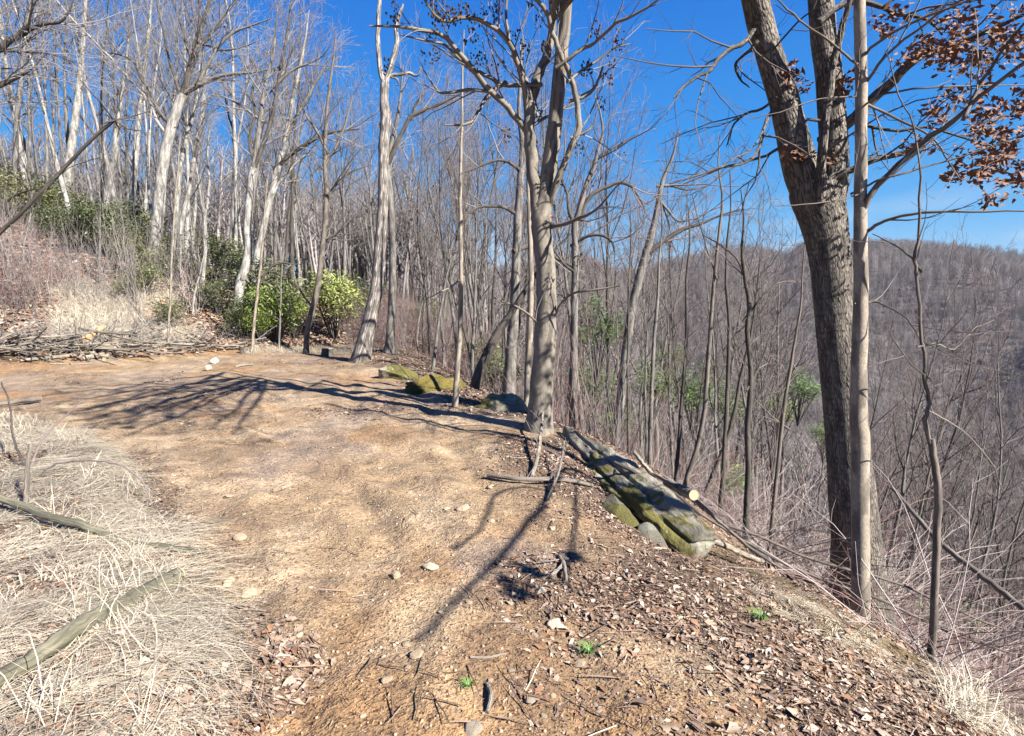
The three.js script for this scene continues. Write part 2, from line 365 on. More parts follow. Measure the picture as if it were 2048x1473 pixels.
// a tree the photograph shows clearly: trunk and main limbs follow its own shape, twigs grow from them
function tree(o) {
  const R = rng(heroSeed += 17), d = o.d;
  const b = bend(o.trunk, d, R, o.wob ?? 0.012, o.step ?? 0.25);
  const foot = b.pts[0].clone(), gy = H(foot.x, foot.z);
  let lowest = b.pts[0];
  if (foot.y > gy - 0.2) {                          // carry the stem down into the soil with a flare at the root
    const dir = b.pts[0].clone().sub(b.pts[2]).normalize(), drop = foot.y - gy + 0.25, x = foot.clone().addScaledVector(dir, Math.min(drop / Math.max(0.3, -dir.y), drop * 2));
    b.pts.unshift(x, x.clone().lerp(foot, 0.5)); b.rad.unshift(b.rad[0], b.rad[0]); lowest = x;
  }
  const fl = (o.flare ?? 1.3) - 1, fr0 = b.rad[Math.min(4, b.rad.length - 1)];
  b.pts.forEach((p, k) => { const up = p.y - H(p.x, p.z); if (up < 1.2) b.rad[k] *= 1 + fl * 1.1 * Math.exp(-Math.max(0, up) / Math.max(0.08, fr0 * 1.1)); });
  const base = V(lowest.x, H(lowest.x, lowest.z), lowest.z);
  const t = thing(o.name ?? 'bare_tree', o.label, o.cat ?? 'tree', base, o.group);
  const tm = new MB().tube(b.pts, b.rad, o.sides ?? sidesFor(b.rad[0]), heroSeed, o.lump ?? 0.1, o.cap);
  mesh('trunk', tm.geo(base), o.bark, t);
  const tw = new MB(), tips = [];
  const S = { dens: [2.2, 4, 5], len: [1.1, 0.5, 0.22], rad: [0.014, 0.006, 0.003], minR: 0.0022, spread: 0.8, up: 0.15, curl: 0.5, ...(o.shoots ?? {}), tips: o.tips ? tips : null };
  for (const l of o.limbs ?? []) {
    const c = bend(l.pts, d, R, l.wob ?? 0.03, l.step ?? 0.2);
    { const back = c.pts[0].clone().sub(c.pts[1]).normalize(); c.pts.unshift(c.pts[0].clone().addScaledVector(back, Math.max(0.12, c.rad[0] * (l.stem ? 1.5 : 2.5)))); c.rad.unshift(c.rad[0] * (l.stem ? 0.9 : 1.15)); }   // rooted inside the wood it grows from
    mesh(l.part ?? (l.stem ? 'stem' : 'limb'), new MB().tube(c.pts, c.rad, sidesFor(c.rad[0]) , heroSeed + 5, 0.08, true).geo(base), l.bark ?? o.limbBark ?? o.bark, t);
    if (l.tw !== 0) shoots(tw, c.pts, c.rad[0], c.rad[c.rad.length - 1], R, { ...S, dens: S.dens.map((v, k) => k ? v : v * (l.tw ?? 1)), ...(l.shoots ?? {}) });
  }
  if (o.trunkTw) shoots(tw, b.pts.slice(Math.floor(b.pts.length * (o.twFrom ?? 0.5))), b.rad[b.rad.length - 1] * 1.5, b.rad[b.rad.length - 1], R, { ...S, dens: S.dens.map((v, k) => k ? v : v * o.trunkTw) });
  if (!tw.empty) mesh('twigs', tw.geo(base), o.twig ?? M.twigGrey, t, 'stuff');
  return { t, base, tips, R };
}

// ------------------------------------------------------------------ clusters that hang on branches
function leafBlade(len, wid, R, lobes = 3) {           // one withered, curled, lobed leaf, about 20 faces
  const p = [], idx = [], n = 6, curl = (R() - 0.3) * 2.4, cup = (R() - 0.2) * 1.2, tw = (R() - 0.5) * 1.2;
  for (let k = 0; k <= n; k++) {
    const t = k / n, env = Math.sin(Math.PI * Math.pow(t, 0.8)) * (0.78 + 0.22 * Math.cos(t * Math.PI * 2 * lobes)) + (k === 0 ? 0.03 : 0), a = curl * (t - 0.5);
    const y = len * (t - 0.5), z = len * 0.35 * (Math.cos(a * 1.5) - 1) * Math.sign(curl);
    for (const e of [-1, 0, 1]) {
      const w = e * wid * env * 0.5, up = Math.abs(e) * Math.abs(w) * cup;
      const ct = Math.cos(tw * t), st = Math.sin(tw * t);
      p.push(w * ct - up * st, z + up * ct + w * st, y);
    }
    if (k) for (const e of [0, 1]) { const q = (k - 1) * 3 + e; idx.push(q, q + 3, q + 1, q + 1, q + 3, q + 4); }
  }
  const g = new THREE.BufferGeometry(); g.setAttribute('position', new THREE.Float32BufferAttribute(p, 3)); g.setIndex(idx); g.computeVertexNormals(); return g;
}
function joined(list) {                                // many placed copies of small shapes as one geometry
  let np = 0, ni = 0; for (const [g] of list) { np += g.attributes.position.count; ni += g.index.count; }
  const p = new Float32Array(np * 3), n = new Float32Array(np * 3), ix = new Uint32Array(ni), v = V(0, 0, 0), nm = new THREE.Matrix3(); let a = 0, b = 0;
  for (const [g, m] of list) {
    nm.getNormalMatrix(m); const gp = g.attributes.position, gn = g.attributes.normal;
    for (let k = 0; k < gp.count; k++) { v.fromBufferAttribute(gp, k).applyMatrix4(m).toArray(p, (a + k) * 3); v.fromBufferAttribute(gn, k).applyMatrix3(nm).normalize().toArray(n, (a + k) * 3); }
    for (let k = 0; k < g.index.count; k++) ix[b + k] = g.index.array[k] + a;
    a += gp.count; b += g.index.count;
  }
  const g = new THREE.BufferGeometry(); g.setAttribute('position', new THREE.BufferAttribute(p, 3)); g.setAttribute('normal', new THREE.BufferAttribute(n, 3)); g.setIndex(new THREE.BufferAttribute(ix, 1)); return g;
}
const at4 = (p, q, s) => new THREE.Matrix4().compose(p, q, s.isVector3 ? s : V(s, s, s));
const rotE = (x, y, z) => new THREE.Quaternion().setFromEuler(new THREE.Euler(x, y, z));
const lr = rng(5);
const leafShapes = [0, 1, 2, 3, 4, 5].map((k) => leafBlade(0.11 + 0.02 * (k % 3), 0.06 + 0.012 * (k % 2), lr, 2 + k % 3));
function leafBunch(points, each, spread, origin, R, size = 1) {
  const list = [];
  for (const p of points) for (let k = 0; k < each; k++) {
    const o = V(R() - 0.5, R() - 0.65, R() - 0.5).multiplyScalar(spread * 2);
    list.push([leafShapes[Math.floor(R() * 6)], at4(p.clone().add(o).sub(origin), rotE(R() * 6.3, R() * 6.3, R() * 6.3), size * (0.7 + R() * 0.6))]);
  }
  return joined(list);
}

// ------------------------------------------------------------------ the trees that can be told apart
const central = tree({
  label: 'smooth grey two-stemmed tree at the clearing edge beside the long mossy rock', d: 7.7, bark: M.smooth, twig: M.twigGrey, flare: 1.25, sides: 16, step: 0.12, lump: 0.05,
  trunk: [[1078, 866, 49.7], [1081, 800, 46], [1086, 740, 44.2], [1090, 670, 43.2], [1093, 600, 38.6], [1090, 530, 36.8], [1084, 465, 37.7], [1082, 430, 38.6], [1088, 400, 33.1], [1094, 365, 30.4], [1102, 310, 28.5], [1112, 230, 26.7], [1119, 150, 25.3], [1126, 75, 23.9], [1133, 0, 22.1, -0.1], [1141, -120, 19.3, -0.2], [1148, -330, 12, -0.4]],
  trunkTw: 0.5, twFrom: 0.72, tips: true,
  shoots: { dens: [2.6, 3.5, 4], len: [1.0, 0.42, 0.2], rad: [0.012, 0.005, 0.003], spread: 0.75, up: 0.3, curl: 0.45 },
  limbs: [
    { stem: true, tw: 0.15, pts: [[1080, 440, 28], [1073, 395, 26], [1066, 345, 24], [1062, 300, 23], [1058, 262, 22], [1062, 225, 19], [1069, 177, 18, 0.1], [1080, 143, 17, 0.15], [1092, 114, 16, 0.2], [1104, 71, 14, 0.25], [1104, 0, 12, 0.3], [1099, -120, 9, 0.4], [1090, -280, 4, 0.4]] },
    { pts: [[1053, 262, 13], [1032, 236, 12], [1012, 211, 12, -0.1], [987, 188, 11, -0.2], [972, 174, 11, -0.3], [958, 154, 10, -0.4], [941, 131, 10, -0.5], [915, 103, 9, -0.6], [887, 71, 8, -0.7], [850, 61, 7, -0.8], [795, 54, 5, -0.9], [738, 52, 3, -1]] },
    { pts: [[1057, 252, 11], [1053, 215, 10], [1049, 171, 10, -0.2], [1038, 138, 9, -0.3], [1027, 105, 9, -0.4], [1010, 74, 8, -0.5], [972, 46, 8, -0.6], [935, 34, 7, -0.7], [887, 43, 6, -0.8], [862, 20, 4, -0.9], [840, -20, 3, -1]] },
    { pts: [[1069, 216, 7], [1060, 180, 7], [1047, 148, 7, 0.3], [1033, 108, 6, 0.4], [1018, 74, 6, 0.5], [1013, 30, 5, 0.6], [1014, -30, 3, 0.7]] },
    { pts: [[1068, 170, 8], [1047, 170, 8, 0.1], [1007, 170, 8, 0.2], [985, 158, 7, 0.2], [958, 145, 7, 0.2], [924, 123, 6, 0.1], [891, 91, 5, 0], [850, 81, 4, -0.1], [800, 70, 2, -0.2]] },
    { pts: [[1000, 172, 8, 0.2], [978, 190, 8, 0.1], [962, 214, 7, 0], [948, 238, 6, -0.1], [928, 250, 5, -0.2], [890, 250, 3, -0.3]] },
    { pts: [[966, 182, 6, -0.3], [930, 180, 6, -0.3], [884, 187, 5, -0.4], [868, 172, 4, -0.5], [848, 142, 3, -0.6]] },
    { pts: [[1101, 402, 13, -0.05], [1112, 370, 13, -0.15], [1124, 339, 12, -0.2], [1136, 310, 12, -0.25], [1146, 285, 12, -0.3], [1158, 257, 12, -0.3], [1157, 228, 11, -0.3], [1152, 200, 11, -0.3], [1146, 172, 10, -0.35], [1136, 140, 10, -0.4], [1124, 114, 10, -0.45], [1113, 86, 9, -0.5], [1104, 63, 9, -0.5], [1090, 18, 8, -0.6], [1064, -8, 6, -0.7], [1030, -40, 4, -0.8]] },
    { pts: [[1129, 124, 8, -0.45], [1152, 105, 8, -0.5], [1170, 95, 8, -0.5], [1186, 88, 7, -0.6], [1212, 66, 7, -0.7], [1232, 46, 7, -0.8], [1260, 34, 6, -0.9], [1290, 18, 5, -1], [1312, 2, 4, -1.1], [1345, -30, 3, -1.2]] },
    { pts: [[1146, 155, 6, -0.35], [1165, 140, 5, -0.3], [1195, 122, 4, -0.2], [1225, 98, 3, -0.2], [1260, 88, 2, -0.2]] },
    { pts: [[1156, 198, 6, -0.3], [1176, 190, 6, -0.3], [1192, 170, 5, -0.3], [1200, 150, 4.5, -0.3], [1206, 133, 4, -0.3]], tw: 0.3 },
    { pts: [[1158, 270, 5, -0.3], [1175, 262, 4, -0.3], [1188, 250, 3, -0.3]], tw: 0.5 },
    { pts: [[1096, 456, 9], [1112, 452, 8.5, -0.1], [1130, 448, 8, -0.2], [1158, 437, 7, -0.4], [1185, 425, 6, -0.6], [1202, 410, 5, -0.7], [1228, 380, 3.5, -0.9], [1258, 350, 2, -1]], tw: 0.4, bark: M.sapling },
    { pts: [[1108, 632, 7], [1120, 612, 7, -0.1], [1138, 592, 6, -0.2], [1158, 584, 5, -0.4], [1190, 580, 4, -0.5], [1240, 572, 2.5, -0.6]], tw: 0.6 },
    { pts: [[1078, 650, 6], [1060, 632, 5, -0.3], [1030, 612, 4, -0.5], [1000, 602, 2.5, -0.7]], tw: 0.2 },
    { pts: [[1066, 250, 6, 0.05], [1085, 238, 6, 0.1], [1104, 230, 6, 0.3], [1135, 212, 5, 0.5], [1165, 190, 4, 0.6], [1200, 172, 2.5, 0.7]] },
  ],
});
const crownTips = [];
{                                                     // its upper crown, above the frame, whose shadow fans over the clearing
  const R = rng(2468), k = 1 / Math.tan(Math.atan(Math.tan(0.63))), tw = new MB();
  const over = (px, py, h) => { const g = G(px, py); return V(g.x + Math.sin(0.93) * h * k, g.y + h, g.z + Math.cos(0.93) * h * k); };
  const from = [P(1104, 40, 8), P(1104, 0, 8), P(1133, -10, 7.6), P(1102, -70, 8.05), P(1139, -100, 7.5), P(1097, -180, 8.1), P(1144, -190, 7.45), P(1147, -290, 7.4)];
  const foot = (p) => { for (let t = 0; t < 14; t += 0.02) { const x = p.x - Math.sin(0.93) * t, z = p.z - Math.cos(0.93) * t; if (p.y - t / k < H(x, z)) { const q = V(x, H(x, z), z).project(camera); return [(q.x + 1) * 1024, (1 - q.y) * 736.5]; } } return [400, 760]; };
  const feet = from.map(foot);
  for (const [f, h, ex, ey] of [[0, 4.8, 250, 872], [1, 5, 330, 842], [2, 5.3, 130, 842], [3, 5.6, 200, 816], [4, 5.6, 90, 806], [5, 6.2, 300, 800], [6, 6, 110, 778], [7, 6.6, 60, 795], [2, 5.3, 420, 860], [0, 4.8, 470, 868], [5, 6.2, 160, 826], [0, 4.9, 380, 800], [1, 5.1, 180, 852], [3, 5.8, 60, 838], [4, 5.7, 260, 846], [2, 5.2, 300, 820], [6, 6.2, 210, 790]]) {
    const way = [0.3, 0.55, 0.8, 1].map((t) => [lerp(feet[f][0], ex, t) + (R() - 0.5) * 22, lerp(feet[f][1], ey, t) + (R() - 0.5) * 7]);
    const c = new THREE.CatmullRomCurve3([from[f], ...way.map(([x, y], q) => over(x, y, lerp(from[f].y, h + 0.6, (q + 1) / 4)))]).getPoints(30), r0 = 0.042;
    mesh('limb', new MB().tube(c, c.map((_, q) => lerp(r0, 0.017, q / 30)), 6, 5, 0.1).geo(central.base), M.smooth, central.t);
    shoots(tw, c.slice(8), 0.03, 0.008, R, { dens: [3.2, 3.5, 3], len: [1.1, 0.5, 0.22], rad: [0.018, 0.01, 0.007], minR: 0.006, spread: 0.8, up: 0.05, curl: 0.5, tips: crownTips });
  }
  mesh('twigs', tw.geo(central.base), M.twigGrey, central.t, 'stuff');
}
{                                                     // dark seed heads on the twigs of that tree
  const R = central.R, pod = new THREE.IcosahedronGeometry(0.013, 0); pod.setIndex([...Array(pod.attributes.position.count).keys()]);
  const spots = []; for (const [px, py, dd] of [[890, 20, -0.8], [905, 32, -0.8], [920, 22, -0.7], [932, 14, -0.7], [945, 40, -0.7], [880, 8, -0.8], [936, 64, -0.6], [955, 66, -0.6], [1050, 85, 0.3], [1046, 98, 0.3], [1030, 60, 0.4], [1175, 128, -0.3], [1172, 136, -0.3], [1200, 62, -0.6], [1190, 50, -0.6], [862, 60, -0.8], [870, 105, -0.3], [852, 110, -0.2], [948, 118, 0.1], [960, 108, 0.1], [1002, 130, 0.2], [968, 12, -0.6], [990, 20, -0.5], [1080, 35, 0.3], [862, 16, -0.8], [1225, 118, -0.2], [1240, 86, -0.2], [1078, 215, 0.2], [1065, 280, 0.2], [875, 42, -0.8]]) spots.push(P(px, py, 7.7 + dd));
  for (const p of central.tips) if (R() < 0.05) spots.push(p);
  for (const p of crownTips) if (R() < 0.22) spots.push(p);
  const list = []; for (const p of spots) { const n = 9 + Math.floor(R() * 14); for (let k = 0; k < n; k++) { const o = V(R() - 0.5, (R() - 0.7) * 1.4, R() - 0.5).multiplyScalar(0.13); list.push([pod, at4(p.clone().add(o).sub(central.base), rotE(R() * 6, R() * 6, 0), V(0.8, 1.5, 0.8).multiplyScalar(0.7 + R() * 0.7))]); } }
  mesh('seed_heads', joined(list), M.pod, central.t, 'stuff');
  mesh('dead_leaf', leafBunch([P(1103, 432, 7.5)], 4, 0.025, central.base, R, 0.45), std({ color: lin(0.45, 0.14, 0.04) }), central.t);
}

const oak = tree({
  name: 'oak_tree', label: 'thick rough-barked oak forking into two heavy stems behind the slender trunk', d: 6.7, bark: M.oak, twig: M.twigDark, flare: 1.5, sides: 40, step: 0.07, lump: 0.07, wob: 0.001,
  trunk: [[1720, 1235, 126], [1716, 1160, 113], [1710, 1060, 104], [1700, 940, 94.9], [1692, 840, 91.1], [1682, 740, 85.6], [1671, 640, 81.8], [1664, 550, 81.8], [1655, 480, 85.6], [1642, 420, 96.7], [1630, 385, 100], [1628, 365, 93]], tips: true,
  shoots: { dens: [2.4, 4, 4], len: [1.15, 0.5, 0.22], rad: [0.013, 0.006, 0.003], spread: 0.8, up: -0.1, curl: 0.7 },
  limbs: [
    { stem: true, tw: 0, step: 0.1, wob: 0.002, pts: [[1632, 400, 78], [1612, 360, 76], [1597, 320, 68], [1584, 265, 61], [1566, 195, 56], [1549, 140, 53], [1535, 95, 50], [1522, 50, 52], [1510, 0, 49, -0.1], [1490, -80, 44, -0.2], [1462, -190, 38, -0.3], [1430, -330, 28, -0.4]] },
    { stem: true, tw: 0, step: 0.1, wob: 0.002, pts: [[1650, 425, 66], [1664, 385, 62], [1668, 330, 58], [1667, 270, 55], [1662, 205, 54], [1657, 140, 52], [1648, 80, 51], [1644, 30, 50], [1640, -20, 48], [1628, -140, 42], [1615, -320, 30]] },
    { stem: true, tw: 0.2, pts: [[1644, 385, 20, -0.25], [1644, 330, 20, -0.27], [1648, 260, 19, -0.3], [1658, 180, 17, -0.3], [1668, 120, 15, -0.3], [1684, 60, 14, -0.4], [1698, 12, 12, -0.5], [1716, -60, 9, -0.6], [1730, -150, 5, -0.7]] },
    { pts: [[1668, 268, 24], [1690, 250, 24, -0.05], [1716, 228, 23, -0.1], [1750, 195, 22, -0.15], [1785, 165, 21, -0.25], [1815, 132, 19, -0.35], [1850, 108, 16, -0.5], [1890, 95, 14, -0.6], [1940, 78, 12, -0.7], [2000, 52, 10, -0.9], [2070, 20, 8, -1.1], [2170, -30, 5, -1.3]], tw: 1.1, shoots: { up: 0.1 } },
    { pts: [[1652, 368, 16, -0.2], [1672, 352, 16, -0.2], [1700, 342, 15, -0.25], [1730, 328, 14, -0.3], [1765, 315, 13, -0.3], [1800, 308, 12, -0.35], [1828, 298, 10, -0.4], [1850, 280, 5, -0.5]], tw: 0.8 },
    { pts: [[1500, 72, 11, -0.1], [1488, 86, 10, -0.15], [1462, 98, 9, -0.2], [1438, 118, 8, -0.25], [1420, 142, 7, -0.3], [1396, 152, 6, -0.35], [1370, 172, 5, -0.4], [1348, 196, 3, -0.5]], tw: 2 },
    { pts: [[1505, 95, 8, -0.1], [1486, 112, 7, 0.1], [1470, 130, 6, 0.3], [1480, 160, 4, 0.5], [1500, 175, 3, 0.6]], tw: 1.6 },
    { pts: [[1540, 230, 9], [1530, 250, 8, -0.1], [1522, 285, 7, -0.2], [1508, 314, 7, -0.3], [1480, 328, 6, -0.4], [1440, 336, 5, -0.5], [1395, 352, 4, -0.6], [1340, 368, 3, -0.7]], tw: 1.6 },
    { pts: [[1556, 298, 7], [1535, 310, 6, 0.1], [1512, 318, 5, 0.2], [1490, 322, 3, 0.2]], tw: 1 },
    { pts: [[1542, 205, 7], [1520, 220, 6, 0.2], [1490, 228, 5, 0.3], [1465, 255, 4, 0.4], [1455, 290, 3, 0.5]], tw: 1.6 },
    { pts: [[1555, 90, 5, -0.3], [1580, 60, 5, -0.5], [1612, 30, 4, -0.7], [1660, 0, 3, -0.9]], tw: 1 },
    { pts: [[1628, 240, 7, -0.1], [1612, 240, 6, -0.1], [1604, 256, 5, -0.1], [1601, 275, 3, -0.1]], tw: 0 },
    { pts: [[1690, 235, 9, 0.2], [1730, 250, 8, 0.2], [1790, 262, 7, 0.1], [1850, 255, 6, 0], [1910, 270, 5, -0.1], [1990, 300, 4, -0.3], [2060, 340, 3, -0.5]], tw: 1.4 },
    { pts: [[1655, 30, 13, -0.2], [1690, 8, 12, -0.2], [1740, 5, 11, -0.3], [1790, 25, 9, -0.4], [1838, 34, 8, -0.5], [1870, 50, 6, -0.6], [1885, 70, 4, -0.6]], tw: 1.2 },
  ],
});
{                                                     // knobs of bark and the withered leaves that hung on through the winter
  const R = oak.R, spots = [];
  const blobs = [[1975, 40, 70, 60, 46], [1900, 60, 60, 36, 40], [1960, 95, 90, 40, 50], [1850, 100, 50, 22, 24], [1920, 112, 50, 22, 20], [2010, 140, 50, 60, 30], [2030, 230, 40, 40, 34], [1960, 225, 30, 22, 18], [1920, 200, 28, 22, 14], [1875, 215, 12, 24, 12], [2015, 290, 44, 30, 36], [1960, 310, 50, 20, 24], [1930, 345, 30, 18, 16], [1990, 345, 40, 24, 22], [2040, 350, 30, 22, 16], [1880, 235, 16, 14, 6], [1950, 255, 24, 14, 10], [1810, 295, 12, 10, 6], [1840, 292, 14, 8, 6], [1775, 55, 10, 18, 6], [1760, 48, 12, 8, 5], [1798, 20, 14, 8, 7], [1978, 392, 40, 8, 10], [1700, 150, 8, 8, 3], [1690, 163, 12, 8, 7], [1650, 160, 10, 8, 4], [1612, 308, 10, 6, 4], [1582, 145, 10, 18, 8], [1590, 132, 8, 8, 4], [1660, 308, 10, 6, 4], [1585, 302, 16, 8, 6], [1608, 164, 6, 5, 3]];
  for (const [px, py, w, h, n] of blobs) for (let k = 0; k < n * 0.45; k++) { const a = R() * 6.3, r = Math.sqrt(R()) * 1.15; spots.push(P(px + w * r * Math.cos(a), py + h * r * Math.sin(a), px > 1740 ? 4.9 + R() * 1.5 : 6.5)); }
  mesh('dead_leaves', leafBunch(spots, 9, 0.07, oak.base, R, 0.58), M.deadLeaf, oak.t, 'stuff');
}

tree({
  label: 'slender straight beige trunk standing right in front of the thick oak', d: 5, bark: M.beige, twig: M.twigGrey, flare: 1.3, sides: 20, step: 0.1, lump: 0.06, wob: 0.006,
  trunk: [[1723, 1235, 40], [1722, 1150, 40], [1721, 1050, 39], [1721, 950, 39], [1720, 870, 40], [1718, 845, 38], [1718, 760, 34], [1720, 680, 33], [1722, 600, 31], [1722, 520, 29], [1721, 430, 27], [1722, 330, 25], [1723, 240, 24], [1723, 150, 24], [1721, 70, 23], [1719, 0, 22], [1718, -120, 20], [1715, -320, 14]],
  shoots: { dens: [2.8, 3.5], len: [0.9, 0.35], rad: [0.008, 0.004], spread: 0.6, up: 0.25, curl: 0.35 }, limbBark: M.sapling,
  limbs: [
    { pts: [[1726, 432, 15], [1736, 400, 16, -0.05], [1765, 361, 15, -0.1], [1814, 315, 15, -0.2], [1863, 271, 14, -0.3], [1906, 244, 13, -0.4], [1944, 209, 12, -0.5], [1985, 174, 11, -0.6], [2048, 125, 9, -0.8], [2130, 70, 6, -1], [2220, 10, 3, -1.2]], tw: 1 },
    { pts: [[1940, 212, 11, -0.5], [1960, 168, 11, -0.5], [1985, 130, 10, -0.6], [2018, 84, 9, -0.7], [2050, 45, 8, -0.8], [2110, -20, 5, -1]], tw: 1 },
    { pts: [[1730, 212, 6], [1740, 203, 6, -0.1], [1768, 190, 6, -0.2], [1822, 179, 5.5, -0.3], [1890, 174, 5, -0.4], [1960, 172, 4, -0.5], [2050, 170, 3, -0.6], [2140, 165, 2, -0.7]], tw: 0.8 },
    { pts: [[1728, 114, 8], [1745, 93, 8, -0.1], [1781, 68, 7, -0.2], [1830, 43, 7, -0.4], [1890, 19, 6, -0.6], [1950, -2, 5, -0.8], [2020, -30, 3, -1]], tw: 1 },
    { pts: [[1730, 168, 9], [1750, 140, 9, -0.1], [1781, 103, 8, -0.2], [1836, 60, 7, -0.4], [1875, 30, 6, -0.5], [1917, 3, 5, -0.6], [1970, -35, 3, -0.7]], tw: 1 },
    { pts: [[1732, 208, 7, 0.05], [1750, 216, 7, 0.1], [1781, 231, 7, 0.1], [1830, 255, 6, 0], [1866, 277, 5, -0.1], [1887, 304, 4.5, -0.1], [1903, 332, 4, -0.1], [1920, 358, 3, -0.2]], tw: 0.8 },
    { pts: [[1728, 376, 6], [1755, 362, 6, -0.1], [1809, 347, 6, -0.2], [1860, 332, 5, -0.2], [1931, 312, 4, -0.3], [2000, 288, 3.5, -0.4], [2060, 262, 2.5, -0.5]], tw: 0.8 },
    { pts: [[1730, 468, 8], [1745, 456, 8, -0.05], [1765, 444, 7.5, -0.1], [1800, 433, 7, -0.2], [1845, 426, 6.5, -0.3], [1900, 423, 6, -0.4], [1960, 423, 5, -0.5], [2040, 422, 4, -0.6], [2110, 420, 3, -0.7]], tw: 0.25 },
    { pts: [[1732, 606, 5], [1750, 604, 5], [1770, 612, 4.5, -0.1], [1800, 626, 4, -0.2], [1825, 650, 4, -0.3], [1838, 676, 3.5, -0.3], [1880, 700, 3, -0.4], [1960, 735, 2.5, -0.4], [2050, 752, 2, -0.5]], tw: 0.5 },
    { pts: [[1720, 130, 6], [1700, 118, 6, -0.1], [1670, 92, 6, -0.2], [1639, 68, 5.5, -0.3], [1606, 45, 5, -0.4], [1578, 22, 4, -0.5], [1548, -8, 3, -0.6]], tw: 0.4 },
    { pts: [[1716, 192, 4], [1690, 194, 4, -0.1], [1645, 197, 3.5, -0.2], [1600, 210, 3, -0.3], [1545, 228, 2.5, -0.4], [1500, 238, 2, -0.4]], tw: 0.3 },
    { pts: [[1720, 388, 4], [1690, 398, 4, -0.2], [1650, 405, 3.5, -0.3], [1600, 410, 3, -0.4], [1550, 412, 2, -0.5]], tw: 0.3 },
  ],
});

tree({
  name: 'sapling', label: 'crooked thin sapling rising from the bank at the right, its stem kinked twice', d: 4.3, bark: M.sapling, twig: M.twigRed, flare: 1.1, sides: 10, step: 0.1, lump: 0.16, cap: true,
  trunk: [[1861, 1330, 21], [1868, 1240, 19], [1871, 1150, 18], [1875, 1060, 18], [1877, 1000, 18], [1874, 950, 17], [1866, 905, 16], [1864, 878, 14]],
  shoots: { dens: [3.2, 4], len: [0.6, 0.25], rad: [0.005, 0.003], spread: 0.8, up: 0.15, curl: 0.5 },
  limbs: [
    { stem: true, tw: 0.5, pts: [[1868, 912, 12], [1858, 870, 12], [1851, 838, 14], [1858, 815, 12], [1856, 790, 10], [1848, 760, 10], [1853, 725, 10], [1845, 690, 9], [1840, 640, 9], [1838, 590, 9], [1833, 545, 8.5], [1829, 518, 8.5], [1836, 480, 7.5], [1840, 420, 7], [1840, 340, 6], [1834, 290, 5, 0.1], [1824, 240, 4.5, 0.1], [1800, 195, 4, 0.2], [1788, 150, 3, 0.3], [1770, 100, 2, 0.3]] },
    { pts: [[1829, 522, 6], [1812, 505, 5], [1790, 490, 4, 0.1], [1762, 476, 3, 0.2], [1745, 468, 2, 0.3]], tw: 0.6 },
    { pts: [[1846, 692, 5], [1875, 688, 4.5, 0.2], [1910, 700, 4, 0.4], [1945, 660, 3, 0.6], [1990, 640, 2, 0.8]], tw: 1 },
    { pts: [[1858, 822, 5], [1890, 840, 4.5, 0.2], [1925, 862, 4, 0.4], [1955, 890, 3, 0.6], [1985, 930, 3, 0.8], [2005, 980, 2, 1]], tw: 0.8 },
    { pts: [[1852, 752, 4], [1830, 735, 4, -0.1], [1795, 690, 3, -0.2], [1770, 650, 2, -0.3]], tw: 1 },
  ],
});

tree({
  name: 'dead_tree', label: 'dead barkless snag leaning at the far end of the dirt, forked at its top', d: 16.2, bark: M.snag, twig: M.twigPale, flare: 1.35, sides: 14, lump: 0.2, step: 0.2,
  trunk: [[722, 716, 32], [734, 665, 30], [745, 620, 27], [755, 560, 24], [759, 500, 22], [763, 450, 21], [766, 400, 20], [767, 340, 19], [767, 290, 20], [770, 262, 20], [771, 235, 20], [768, 200, 16], [769, 168, 17]],
  limbs: [
    { stem: true, tw: 0, pts: [[769, 175, 10], [762, 145, 10], [757, 110, 9], [756, 60, 8.5], [758, 20, 8], [762, -30, 5], [766, -60, 2]] },
    { stem: true, tw: 0, pts: [[770, 175, 10], [778, 145, 10], [788, 110, 10], [795, 80, 9], [792, 55, 8], [799, 30, 7], [806, 8, 3]] },
    { tw: 0, pts: [[772, 158, 7], [785, 150, 7], [802, 149, 6], [818, 146, 6], [830, 151, 5], [838, 148, 4], [842, 134, 3]] },
    { tw: 0, pts: [[774, 150, 4], [783, 154, 4], [794, 158, 4], [797, 168, 3], [790, 171, 2]] },
    { tw: 0, pts: [[770, 245, 12], [778, 234, 8], [781, 222, 3]] },
  ],
});
const plainTwigs = { dens: [2.2, 3.2, 3.6], len: [1.6, 0.8, 0.38], rad: [0.02, 0.009, 0.006], minR: 0.0045, spread: 0.65, up: 0.18, curl: 0.6 };
tree({
  label: 'pale trunk just behind the leaning snag with one long dark limb arching to the right', d: 18.5, bark: M.grey, twig: M.twigGrey, shoots: plainTwigs, trunkTw: 0.9,
  trunk: [[777, 722, 20], [781, 660, 17], [784, 600, 15], [785, 520, 14], [783, 440, 13], [778, 370, 12], [774, 320, 11], [790, 260, 8], [800, 200, 5], [806, 130, 2.5]],
  limbs: [{ bark: M.dark, pts: [[774, 333, 9], [790, 295, 9], [806, 262, 8], [822, 235, 8], [850, 220, 7], [880, 208, 6], [915, 190, 4], [950, 178, 2]] }, { bark: M.dark, pts: [[826, 232, 6], [832, 210, 6], [845, 190, 3]], tw: 0.6 }],
});
